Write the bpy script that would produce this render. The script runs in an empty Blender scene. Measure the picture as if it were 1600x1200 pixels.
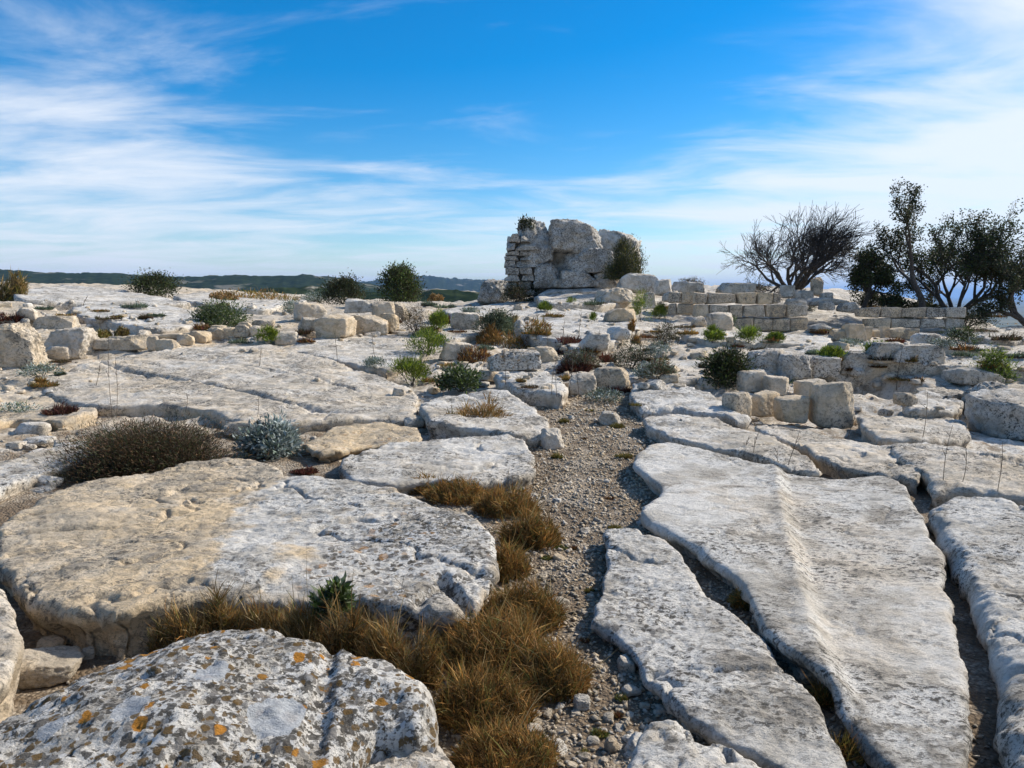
import bpy, math, random
import numpy as np
from mathutils import Matrix, Vector

S = bpy.context.scene
R = math.radians
# ------------------------------------------------------------------ camera
F = 1130.0                      # focal length in photo pixels (1600 wide)
EYE = 1.6
PITCH = math.atan((600 - 462) / F)
cam = bpy.data.objects.new('camera', bpy.data.cameras.new('camera'))
S.collection.objects.link(cam)
cam.data.sensor_width = 36.0
cam.data.lens = 36.0 * F / 1600.0
cam.data.clip_start = 0.05
cam.data.clip_end = 200000
cam.location = (0, 0, EYE)
cam.rotation_euler = (math.pi / 2 - PITCH, 0, 0)
S.camera = cam
# ------------------------------------------------------------------ light
SUN_AZ, SUN_EL = R(63), R(36)   # azimuth clockwise from the view direction (+Y)
w = bpy.data.worlds.new('World'); S.world = w; w.use_nodes = True
nt = w.node_tree; nt.nodes.clear()
def N(tree, kind, **kw):
    n = tree.nodes.new(kind)
    for k, v in kw.items():
        if k.startswith('i_'):
            n.inputs[k[2:].replace('_', ' ')].default_value = v
        else: setattr(n, k, v)
    return n
sky = N(nt, 'ShaderNodeTexSky', sky_type='NISHITA', sun_disc=False, sun_elevation=SUN_EL, sun_rotation=SUN_AZ,
        altitude=200, air_density=1.0, dust_density=0.3, ozone_density=3.0)
tc = N(nt, 'ShaderNodeTexCoord'); sep = N(nt, 'ShaderNodeSeparateXYZ')
nt.links.new(tc.outputs['Generated'], sep.inputs[0])
def M(tree, op, a, b=None, c=None, clamp=False):
    n = tree.nodes.new('ShaderNodeMath'); n.operation = op; n.use_clamp = clamp
    for i, v in enumerate((a, b, c)):
        if v is None: continue
        if isinstance(v, (int, float)): n.inputs[i].default_value = v
        else: tree.links.new(v, n.inputs[i])
    return n.outputs[0]
def SM(tree, v, lo, hi, a=0.0, b=1.0):
    n = tree.nodes.new('ShaderNodeMapRange'); n.interpolation_type = 'SMOOTHSTEP'
    tree.links.new(v, n.inputs[0])
    for i, q in enumerate((lo, hi, a, b)): n.inputs[1 + i].default_value = q
    return n.outputs[0]
zc = M(nt, 'MAXIMUM', sep.outputs[2], 0.0)
zz = M(nt, 'ADD', zc, 0.10)
u = M(nt, 'DIVIDE', sep.outputs[0], zz); v = M(nt, 'DIVIDE', sep.outputs[1], zz)
comb = N(nt, 'ShaderNodeCombineXYZ'); nt.links.new(u, comb.inputs[0]); nt.links.new(v, comb.inputs[1])
def wnoise(scale, rot, sx, sy, off, detail=6, rough=.55, dist=0.0):
    mp = N(nt, 'ShaderNodeMapping'); nt.links.new(comb.outputs[0], mp.inputs[0])
    mp.inputs['Rotation'].default_value = (0, 0, rot); mp.inputs['Scale'].default_value = (sx, sy, 1)
    mp.inputs['Location'].default_value = off
    n = N(nt, 'ShaderNodeTexNoise'); nt.links.new(mp.outputs[0], n.inputs['Vector'])
    n.inputs['Scale'].default_value = scale; n.inputs['Detail'].default_value = detail
    n.inputs['Roughness'].default_value = rough; n.inputs['Distortion'].default_value = dist
    return n.outputs[0]
big = wnoise(0.42, 0.5, 1.0, 0.8, (3.1, 1.7, 0), 3, .5)
wisp = wnoise(1.25, 0.9, 0.75, 1.5, (0.4, 5.2, 0), 8, .6, .5)
puff = wnoise(2.3, 0.1, 0.8, 1.3, (7.7, 2.2, 0), 7, .55, .2)
low = SM(nt, zc, 0.30, 0.02)                       # veil thickens to the horizon
side = SM(nt, sep.outputs[0], 0.12, 0.62)           # and towards the sun on the right
left = SM(nt, sep.outputs[0], -0.25, -0.62)
cov = M(nt, 'MULTIPLY_ADD', big, 0.9, -0.42)
cov = M(nt, 'MULTIPLY_ADD', wisp, 1.25, M(nt, 'ADD', cov, -.24))
cov = M(nt, 'MULTIPLY_ADD', low, 0.28, cov)
cov = M(nt, 'MULTIPLY_ADD', side, 0.42, cov)
cov = M(nt, 'MULTIPLY_ADD', M(nt, 'MULTIPLY', left, SM(nt, zc, .40, .16, -.6, 1.0)), 0.2, cov)
mask = SM(nt, cov, 0.36, 1.02, 0.0, 0.86)
pm = M(nt, 'MULTIPLY', SM(nt, puff, 0.56, 0.72), SM(nt, cov, .55, .95))
mask = M(nt, 'MAXIMUM', mask, M(nt, 'MULTIPLY', pm, .9))
mix = N(nt, 'ShaderNodeMix', data_type='RGBA')
hsv = N(nt, 'ShaderNodeHueSaturation'); hsv.inputs['Saturation'].default_value = 1.55; hsv.inputs['Value'].default_value = 1.25
nt.links.new(sky.outputs[0], hsv.inputs['Color'])
nt.links.new(mask, mix.inputs['Factor']); nt.links.new(hsv.outputs[0], mix.inputs['A'])
mix.inputs['B'].default_value = (8.2, 8.5, 8.9, 1)
bg = N(nt, 'ShaderNodeBackground'); bg.inputs['Strength'].default_value = 0.094
nt.links.new(mix.outputs['Result'], bg.inputs['Color'])
wo = N(nt, 'ShaderNodeOutputWorld'); nt.links.new(bg.outputs[0], wo.inputs['Surface'])

sd_ = bpy.data.lights.new('sun', 'SUN'); sd_.energy = 4.7; sd_.angle = R(2.2); sd_.color = (1, .93, .83)
sun = bpy.data.objects.new('sun', sd_); S.collection.objects.link(sun)
sdir = Vector((math.sin(SUN_AZ) * math.cos(SUN_EL), math.cos(SUN_AZ) * math.cos(SUN_EL), math.sin(SUN_EL)))
sun.rotation_euler = sdir.to_track_quat('Z', 'Y').to_euler()
S.view_settings.view_transform = 'Standard'; S.view_settings.look = 'None'
S.view_settings.exposure = 0.38; S.view_settings.gamma = 1.0
S.view_settings.use_curve_mapping = False

# ------------------------------------------------------------------ noise
_rs = np.random.RandomState(7)
_perm = np.concatenate([_rs.permutation(256)] * 3)
_g = _rs.normal(size=(256, 3)); _g /= np.linalg.norm(_g, axis=1)[:, None]
def perlin(p):
    i = np.floor(p).astype(np.int64); f = p - i; i &= 255
    uu = f * f * f * (f * (f * 6 - 15) + 10)
    r = 0
    for dx in (0, 1):
        wx = uu[:, 0] if dx else 1 - uu[:, 0]
        for dy in (0, 1):
            wy = uu[:, 1] if dy else 1 - uu[:, 1]
            for dz in (0, 1):
                wz = uu[:, 2] if dz else 1 - uu[:, 2]
                h = _perm[_perm[_perm[(i[:, 0] + dx) & 255] + ((i[:, 1] + dy) & 255)] + ((i[:, 2] + dz) & 255)]
                g = _g[h]
                r = r + wx * wy * wz * (g[:, 0] * (f[:, 0] - dx) + g[:, 1] * (f[:, 1] - dy) + g[:, 2] * (f[:, 2] - dz))
    return r
def fbm(p, octv=4, gain=.5, lac=2.03):
    a, s, r = 1.0, 1.0, 0
    for k in range(octv):
        r = r + a * perlin(p * s + k * 17.3); a *= gain; s *= lac
    return r
def sstep(a, b, x):
    t = np.clip((x - a) / (b - a), 0, 1); return t * t * (3 - 2 * t)

# ------------------------------------------------------------------ pixels to rays, terrain
CP, SP = math.cos(PITCH), math.sin(PITCH)
def ray(px, py):
    a = (px - 800) / F; b = (600 - py) / F
    return np.array([a, CP + b * SP, -SP + b * CP])
def at(px, py, Y):
    d = ray(px, py); return np.array([0, 0, EYE]) + d * (Y / d[1])
ctrl_px = [(100,446,36),(-300,436,38),(300,452,38),(450,468,36),(600,476,36),(750,478,36),(880,460,35),(1000,455,35),(1100,455,36),
    (1230,453,36),(1330,473,34),(1450,486,32),(1600,514,29),(1900,520,28),(-300,500,16),(50,577,12),(-300,580,12),(250,548,14.5),(400,530,16),(540,523,17.5),
    (700,505,21),(900,492,25),(1000,522,19),(1170,517,26),(1265,518,25.5),(1360,522,24),(1450,523,25),(1330,662,9.3),
    (1130,622,10.5),(1580,692,8.6),(850,602,11.8),(650,622,10.8),(300,605,11),(0,645,9.5),(1250,568,14.5),(1450,602,12),(1800,600,12)]
ctrl = [at(*c) for c in ctrl_px]
for X in (-6, -2.5, 0, 2.5, 6):
    for Y in (-4, 0, 2.5, 5):
        ctrl.append(np.array([X, Y, 0.0]))
ctrl += [np.array([-4.5, 7, .1]), np.array([0, 7.5, 0]), np.array([4, 7, 0.0])]
ctrl = np.array(ctrl)
def _U(r2): return np.where(r2 > 1e-9, r2 * np.log(r2 + 1e-12), 0) * .5
_n = len(ctrl)
_d2 = ((ctrl[:, None, :2] - ctrl[None, :, :2]) ** 2).sum(2)
_A = np.zeros((_n + 3, _n + 3)); _A[:_n, :_n] = _U(_d2) + np.eye(_n) * 2.0
_A[:_n, _n] = 1; _A[:_n, _n + 1:] = ctrl[:, :2]; _A[_n:, :_n] = _A[:_n, _n:].T
_w = np.linalg.solve(_A, np.concatenate([ctrl[:, 2], np.zeros(3)]))
def H(x, y):
    x = np.atleast_1d(np.asarray(x, float)); y = np.atleast_1d(np.asarray(y, float))
    yc = np.clip(y, -4, 38); lim = .85 * np.clip(yc, 0, 99) + 5
    xc = np.clip(x, -lim, lim)
    out = np.empty(len(x))
    for s in range(0, len(x), 60000):
        q = slice(s, s + 60000)
        r2 = (xc[q, None] - ctrl[None, :, 0]) ** 2 + (yc[q, None] - ctrl[None, :, 1]) ** 2
        out[q] = _U(r2) @ _w[:_n] + _w[_n] + _w[_n + 1] * xc[q] + _w[_n + 2] * yc[q]
    pit = np.hypot((x - 6.25) / .75, (y - 12.3) / 1.0)          # the excavated pit on the right
    return out - .75 * (1 - sstep(.75, 1.1, pit))
_ts = np.geomspace(.9, 70, 500)
def hit(px, py, h=0.0):
    """where the view ray of a photo pixel meets the terrain raised by h"""
    d = ray(px, py); d = d / d[1]
    z = EYE + d[2] * _ts; g = z - H(d[0] * _ts, _ts) - h
    k = np.where(g < 0)[0]
    if len(k) == 0:
        j = int(np.argmin(g)); t = _ts[j]
    elif k[0] == 0: t = _ts[0]
    else:
        i = k[0]; t = _ts[i - 1] + (_ts[i] - _ts[i - 1]) * g[i - 1] / (g[i - 1] - g[i])
    x, y = d[0] * t, t
    return np.array([x, y, H(x, y)[0]])

# ------------------------------------------------------------------ mesh helpers
COL = S.collection
def mk(name, V, Fc, mat=None, parent=None, cols=None, attr='tone', smooth=True):
    me = bpy.data.meshes.new(name)
    V = np.asarray(V, np.float32); Fc = np.asarray(Fc, np.int32); k = Fc.shape[1]
    me.vertices.add(len(V)); me.vertices.foreach_set('co', V.ravel())
    me.loops.add(Fc.size); me.loops.foreach_set('vertex_index', Fc.ravel())
    me.polygons.add(len(Fc)); me.polygons.foreach_set('loop_start', np.arange(0, Fc.size, k, dtype=np.int32))
    me.update(calc_edges=True)
    if smooth: me.polygons.foreach_set('use_smooth', np.ones(len(Fc), bool))
    if cols is not None:
        c = np.ones((len(V), 4), np.float32); c[:, :cols.shape[1]] = cols
        a = me.color_attributes.new(attr, 'FLOAT_COLOR', 'POINT'); a.data.foreach_set('color', c.ravel())
    if mat: me.materials.append(mat)
    o = bpy.data.objects.new(name, me); COL.objects.link(o)
    if parent: o.parent = parent
    return o
def tag(o, label, cat, group=None):
    o['label'] = label; o['category'] = cat; o['kind'] = 'thing'
    if group: o['group'] = group
    return o
def empty(name, loc):
    o = bpy.data.objects.new(name, None); COL.objects.link(o); o.location = loc; o.empty_display_size = .2
    return o

# ------------------------------------------------------------------ materials
def newmat(name):
    m = bpy.data.materials.new(name); m.use_nodes = True
    t = m.node_tree; b = t.nodes['Principled BSDF']; return m, t, b
def tn(t, vec, scale, detail=5, rough=.6, dist=0):
    n = t.nodes.new('ShaderNodeTexNoise'); t.links.new(vec, n.inputs['Vector'])
    n.inputs['Scale'].default_value = scale; n.inputs['Detail'].default_value = detail
    n.inputs['Roughness'].default_value = rough; n.inputs['Distortion'].default_value = dist
    return n.outputs[0]
def mixc(t, f, a, b):
    n = t.nodes.new('ShaderNodeMix'); n.data_type = 'RGBA'
    if isinstance(f, (int, float)): n.inputs['Factor'].default_value = f
    else: t.links.new(f, n.inputs['Factor'])
    for k, v in (('A', a), ('B', b)):
        if isinstance(v, tuple): n.inputs[k].default_value = v + (1,)
        else: t.links.new(v, n.inputs[k])
    return n.outputs['Result']
def rock_material(name, gravel=False):
    m, t, b = newmat(name)
    geo = t.nodes.new('ShaderNodeNewGeometry'); P = geo.outputs['Position']
    mp = t.nodes.new('ShaderNodeMapping'); t.links.new(P, mp.inputs[0]); mp.inputs['Rotation'].default_value = (0.2, .3, .5)
    mp.inputs['Scale'].default_value = (1.0, 1.5, 1.3)
    A = mp.outputs[0]
    at_ = t.nodes.new('ShaderNodeAttribute'); at_.attribute_name = 'tone'
    sp = t.nodes.new('ShaderNodeSeparateColor'); t.links.new(at_.outputs['Color'], sp.inputs[0])
    cream, lich, orng, patch = sp.outputs[0], sp.outputs[1], sp.outputs[2], at_.outputs['Alpha']
    nb = tn(t, P, 0.8, 3, .5); nm = tn(t, P, 5.5, 7, .62, .3); nf = tn(t, A, 24, 8, .72); ns = tn(t, A, 75, 5, .75); nx = tn(t, P, 2.2, 6, .65, .5)
    cf = M(t, 'ADD', cream, M(t, 'MULTIPLY_ADD', nb, 1.3, -.65)); cf = M(t, 'ADD', cf, M(t, 'MULTIPLY_ADD', nm, 1.6, -.8), clamp=True)
    nv = SM(t, tn(t, P, 1.25, 4, .55, .8), .38, .62, .35, 1.45)
    c = mixc(t, cf, (.70, .665, .60), (.68, .52, .325))
    c = mixc(t, SM(t, nx, .46, .62, 0, .6), c, (.38, .335, .265))
    c = mixc(t, M(t, 'MULTIPLY', SM(t, nm, .48, .62, 0, .6), nv, clamp=True), c, (.29, .26, .215))
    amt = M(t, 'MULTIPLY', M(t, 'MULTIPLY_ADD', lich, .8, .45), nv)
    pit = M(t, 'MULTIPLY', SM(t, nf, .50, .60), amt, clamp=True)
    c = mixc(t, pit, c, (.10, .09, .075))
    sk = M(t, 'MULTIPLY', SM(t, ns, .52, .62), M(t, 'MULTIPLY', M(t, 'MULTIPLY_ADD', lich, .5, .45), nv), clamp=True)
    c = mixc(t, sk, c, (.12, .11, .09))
    # crusts of lichen: rounded colonies, each cell with its own radius and colour
    wp = t.nodes.new('ShaderNodeTexNoise'); t.links.new(P, wp.inputs['Vector']); wp.inputs['Scale'].default_value = 40; wp.inputs['Detail'].default_value = 4
    vs = t.nodes.new('ShaderNodeVectorMath'); vs.operation = 'MULTIPLY_ADD'; t.links.new(wp.outputs['Color'], vs.inputs[0]); vs.inputs[1].default_value = (.035,) * 3; t.links.new(P, vs.inputs[2])
    lm = SM(t, lich, .45, .95)
    def colony(scale, rmin, rmax, share):
        vo = t.nodes.new('ShaderNodeTexVoronoi'); t.links.new(vs.outputs[0], vo.inputs['Vector']); vo.inputs['Scale'].default_value = scale
        sc = t.nodes.new('ShaderNodeSeparateColor'); t.links.new(vo.outputs['Color'], sc.inputs[0])
        r = M(t, 'MULTIPLY_ADD', sc.outputs[0], rmax - rmin, rmin)
        inn = SM(t, M(t, 'SUBTRACT', r, vo.outputs['Distance']), 0, .08)
        return M(t, 'MULTIPLY', inn, M(t, 'LESS_THAN', sc.outputs[1], share)), sc.outputs[2]
    k1, q1 = colony(24, .25, .7, .62); k2, q2 = colony(42, .2, .6, .6); k3, q3 = colony(15, .15, .5, .26); k4, q4 = colony(30, .22, .55, .6)
    c = mixc(t, M(t, 'MULTIPLY', k1, M(t, 'MULTIPLY', lm, .88)), c, mixc(t, SM(t, q1, .3, .7), (.06, .054, .046), (.20, .185, .165)))
    c = mixc(t, M(t, 'MULTIPLY', k2, M(t, 'MULTIPLY', lm, .85)), c, mixc(t, SM(t, q2, .35, .65), (.62, .61, .585), (.075, .066, .052)))
    c = mixc(t, M(t, 'MULTIPLY', k4, M(t, 'MULTIPLY', orng, .9)), c, (.14, .085, .028))
    c = mixc(t, M(t, 'MULTIPLY', k3, orng, clamp=True), c, mixc(t, q3, (.46, .20, .03), (.30, .15, .03)))
    c = mixc(t, M(t, 'MULTIPLY', SM(t, M(t, 'SUBTRACT', 1.0, patch), .4, .6), .9), c, mixc(t, SM(t, nf, .3, .7), (.50, .52, .53), (.36, .37, .38)))
    hgt = M(t, 'MULTIPLY_ADD', nf, .8, M(t, 'MULTIPLY', nm, 1.2)); hgt = M(t, 'MULTIPLY_ADD', ns, .35, hgt)
    bump = t.nodes.new('ShaderNodeBump'); bump.inputs['Strength'].default_value = .9; bump.inputs['Distance'].default_value = .03
    if gravel:
        # tone.g = share of gravel and dusty soil on the open ground
        vo = t.nodes.new('ShaderNodeTexVoronoi'); t.links.new(P, vo.inputs['Vector']); vo.inputs['Scale'].default_value = 55
        vc = t.nodes.new('ShaderNodeSeparateColor'); t.links.new(vo.outputs['Color'], vc.inputs[0])
        g = mixc(t, vc.outputs[0], (.27, .21, .145), (.60, .52, .41))
        g = mixc(t, SM(t, nx, .38, .54, 0, .9), g, mixc(t, nf, (.10, .068, .038), (.29, .205, .125)))
        g = mixc(t, SM(t, vo.outputs['Distance'], .4, .7, 0, .5), g, (.14, .11, .08))
        f = SM(t, M(t, 'ADD', orng, M(t, 'MULTIPLY_ADD', nm, .8, -.4)), .35, .65)
        c = mixc(t, f, c, g)
        hgt = M(t, 'ADD', hgt, M(t, 'MULTIPLY', M(t, 'SUBTRACT', .6, vo.outputs['Distance']), M(t, 'MULTIPLY', f, .9)))
        # far country: forest and fields on the plain below
        wd = tn(t, P, .004, 8, .65); wf = tn(t, P, .0012, 4, .5)
        far = mixc(t, SM(t, wd, .45, .58), (.035, .055, .025), (.12, .115, .06))
        far = mixc(t, SM(t, wf, .5, .62, 0, .6), far, (.06, .08, .04))
        sz = t.nodes.new('ShaderNodeSeparateXYZ'); t.links.new(P, sz.inputs[0])
        c = mixc(t, SM(t, sz.outputs[2], -3, -9), c, far)
    t.links.new(hgt, bump.inputs['Height']); t.links.new(bump.outputs[0], b.inputs['Normal'])
    t.links.new(c, b.inputs['Base Color']); b.inputs['Roughness'].default_value = .92
    b.inputs['Specular IOR Level'].default_value = .25
    return m
ROCK = rock_material('limestone'); GROUND = rock_material('plateau_ground', True)
def leaf_material(name, trans=.25, rough=.6):
    m, t, b = newmat(name)
    a = t.nodes.new('ShaderNodeAttribute'); a.attribute_name = 'col'
    t.links.new(a.outputs['Color'], b.inputs['Base Color']); b.inputs['Roughness'].default_value = rough
    b.inputs['Specular IOR Level'].default_value = .3
    tr = t.nodes.new('ShaderNodeBsdfTranslucent'); t.links.new(a.outputs['Color'], tr.inputs['Color'])
    ms = t.nodes.new('ShaderNodeMixShader'); ms.inputs[0].default_value = trans
    t.links.new(b.outputs[0], ms.inputs[1]); t.links.new(tr.outputs[0], ms.inputs[2])
    t.links.new(ms.outputs[0], t.nodes['Material Output'].inputs['Surface'])
    return m
LEAF = leaf_material('foliage'); BLADE = leaf_material('dry_blades', .3, .7)
def bark_material(name, c0, c1):
    m, t, b = newmat(name); geo = t.nodes.new('ShaderNodeNewGeometry')
    n = tn(t, geo.outputs['Position'], 18, 6, .7); t.links.new(mixc(t, SM(t, n, .35, .65), c0, c1), b.inputs['Base Color'])
    b.inputs['Roughness'].default_value = .9
    bp = t.nodes.new('ShaderNodeBump'); bp.inputs['Strength'].default_value = .6; bp.inputs['Distance'].default_value = .02
    t.links.new(n, bp.inputs['Height']); t.links.new(bp.outputs[0], b.inputs['Normal']); return m
BARK = bark_material('bark', (.03, .025, .021), (.085, .072, .06))
STALK = bark_material('dry_stalk', (.07, .055, .04), (.16, .12, .08))
def hill_material(name, rock):
    m, t, b = newmat(name); geo = t.nodes.new('ShaderNodeNewGeometry'); P = geo.outputs['Position']
    n1 = tn(t, P, .05, 6, .7); n2 = tn(t, P, .011, 5, .6)
    c = mixc(t, SM(t, n1, .38, .62), (.012, .022, .010), (.032, .046, .02))
    c = mixc(t, M(t, 'MULTIPLY', SM(t, n2, .58, .66), rock), c, (.42, .38, .32))
    t.links.new(c, b.inputs['Base Color']); b.inputs['Roughness'].default_value = 1; b.inputs['Specular IOR Level'].default_value = 0
    return m

# ------------------------------------------------------------------ ground sheet, from under the feet to the horizon
ang_dense = np.linspace(-52, 52, 460); ang_rest = np.linspace(52, 308, 92)[1:-1]
ang = np.radians(np.concatenate([ang_dense, ang_rest]))
rad = np.concatenate([np.geomspace(.5, 62, 380), np.geomspace(62, 60000, 60)[1:]])
na, nr = len(ang), len(rad)
AA, RR = np.meshgrid(ang, rad, indexing='ij')
gx = (np.sin(AA) * RR).ravel(); gy = (np.cos(AA) * RR).ravel(); gr_ = RR.ravel(); ga = np.degrees(np.arctan2(gx, gy))
EA = [-180, -120, -90, -60, -45, -30, -10, 0, 10, 22, 28, 32, 36, 50, 90, 120, 180]
ER = [20, 22, 34, 44, 46, 46, 44, 43, 46, 46, 42, 37, 34, 33, 30, 22, 20]
def edge_r(a): return np.interp(a, EA, ER)
def gravelness(x, y):
    q = np.abs(x - (.02 + .095 * y)) - np.where(y < 7, .75 + .08 * (7 - np.clip(y, 0, 7)), .55)
    return np.clip((1 - sstep(-.1, .7, q)) * (1 - sstep(10.5, 12.5, y)), 0, 1)
p3 = np.stack([gx, gy, np.zeros_like(gx)], 1)
gz = H(gx, gy); grav = gravelness(gx, gy)
near = gr_ < 70
rocky = (1 - grav) * sstep(5, 11, gr_)
rel = np.zeros_like(gz)
def relief(x, y, rocky):
    pn = np.stack([x, y, 0 * x], 1)
    led = fbm(pn * np.array([.55, .9, 1]) + 3.3, 5, .55)
    step = np.floor(led * 5) / 5 + sstep(.0, .35, led * 5 - np.floor(led * 5)) / 5
    return rocky * (.22 * step + .05 * fbm(pn * 3.1, 4, .6)) + .018 * fbm(pn * 5, 3, .6) - .03 * rocky
rel[near] = relief(gx[near], gy[near], rocky[near])
er = edge_r(ga) + 1.5 * np.sin(ga * .31) + np.sin(ga * .83)
drop = np.clip(gr_ - er, 0, None)
drop = np.where(drop < 4, drop ** 2 / 8, drop - 2) * .85
gz = np.maximum(gz + rel - drop, -120.0)
far_ = gr_ > 400
gz[far_] += 0
cols = np.zeros((len(gx), 4), np.float32)
cols[:, 0] = .35 + .25 * (gx < -2); cols[:, 1] = .15
cols[:, 2] = np.clip(grav + .42 * (1 - sstep(4, 12, gr_)) + .36 * (1 - sstep(18, 30, gr_)), 0, 1); cols[:, 3] = 1
idx = np.arange(na * nr).reshape(na, nr); nxt = np.roll(idx, -1, axis=0)
quads = np.stack([idx[:, :-1], idx[:, 1:], nxt[:, 1:], nxt[:, :-1]], -1).reshape(-1, 4)[:, ::-1]
cz = H(0, 0)[0]
V = np.concatenate([np.stack([gx, gy, gz], 1)])
g = mk('ground', V, quads, GROUND, cols=cols); g['kind'] = 'structure'

# ------------------------------------------------------------------ hills far to the left
def hill(name, pts, Y, depth, bumpy, mat, seed, base=-120):
    px = np.linspace(pts[0][0], pts[-1][0], 420); py = np.interp(px, [p[0] for p in pts], [p[1] for p in pts])
    nv = 26; V = []
    for j in range(nv):
        s = j / (nv - 1)
        yy = Y + depth * (s * 2 - 1)
        prof = math.cos((s * 2 - 1) * math.pi / 2) ** .8
        x = (px - 800) / F * Y / CP * (yy / Y)
        top = EYE + Y * (462 - py) / F
        p = np.stack([x / 90, np.full_like(x, yy / 90), np.full_like(x, seed)], 1)
        top = top + 4 * Y / F
        z = base + (top - base) * prof + prof * (bumpy * 2.2 * fbm(p, 3) + bumpy * fbm(p * 5, 3, .6))
        V.append(np.stack([x, np.full_like(x, yy), z], 1))
    V = np.concatenate(V); n = 420
    i = np.arange((nv - 1) * n).reshape(nv - 1, n)[:, :-1].ravel()
    o = mk(name, V, np.stack([i, i + 1, i + n + 1, i + n], 1), mat); o['kind'] = 'structure'
HM = hill_material('wooded_hill', .35); HM2 = hill_material('rocky_wooded_hill', .9)
hill('hills', [(-900, 440), (-500, 430), (-100, 424), (0, 426), (60, 429), (120, 432), (170, 430), (210, 434), (260, 438), (330, 437),
     (380, 434), (430, 437), (480, 435), (540, 440), (600, 452), (680, 468), (760, 480)], 1900, 700, 4, HM, 3)
hill('hills', [(380, 470), (520, 448), (600, 442), (640, 436), (680, 436), (720, 441), (760, 443), (790, 442), (850, 447), (950, 455), (1050, 462)], 5200, 1500, 10, HM, 9)
hill('hills', [(380, 462), (450, 452), (520, 455), (600, 462), (690, 457), (760, 458), (820, 465), (900, 475)], 620, 240, 3, HM2, 21, -110)

# ------------------------------------------------------------------ rock builders
def smooth_poly(P, seg, jit, seed):
    P = np.asarray(P); n = len(P); out = []
    for i in range(n):
        a, b, c, d = P[i - 1], P[i], P[(i + 1) % n], P[(i + 2) % n]
        k = max(2, int(np.linalg.norm(c - b) / seg))
        for t in np.arange(k) / k:
            cr = .5 * (2 * b + (c - a) * t + (2 * a - 5 * b + 4 * c - d) * t * t + (3 * b - a - 3 * c + d) * t ** 3)
            out.append(cr * .4 + (b + (c - b) * t) * .6)
    out = np.array(out)
    p = np.concatenate([out, np.full((len(out), 1), seed * 1.7)], 1)
    out = out + jit * np.stack([fbm(p * 1.7, 5, .5), fbm(p * 1.7 + 40, 5, .5)], 1)
    return out
def seg_dist(pts, A, B):
    """distance and nearest point from pts to segments AB"""
    best = np.full(len(pts), 1e9); q = np.zeros((len(pts), 2))
    for a, b in zip(A, B):
        ab = b - a; t = np.clip(((pts - a) @ ab) / (ab @ ab + 1e-12), 0, 1)
        c = a + t[:, None] * ab; d = ((pts - c) ** 2).sum(1); m = d < best
        best[m] = d[m]; q[m] = c[m]
    return np.sqrt(best), q
def inside(pts, P):
    r = np.zeros(len(pts), bool); x, y = pts[:, 0], pts[:, 1]
    for a, b in zip(P, np.roll(P, -1, axis=0)):
        c = ((a[1] > y) != (b[1] > y)) & (x < (b[0] - a[0]) * (y - a[1]) / (b[1] - a[1] + 1e-12) + a[0]); r ^= c
    return r
_sid = [0]; SURFPTS = []
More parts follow.
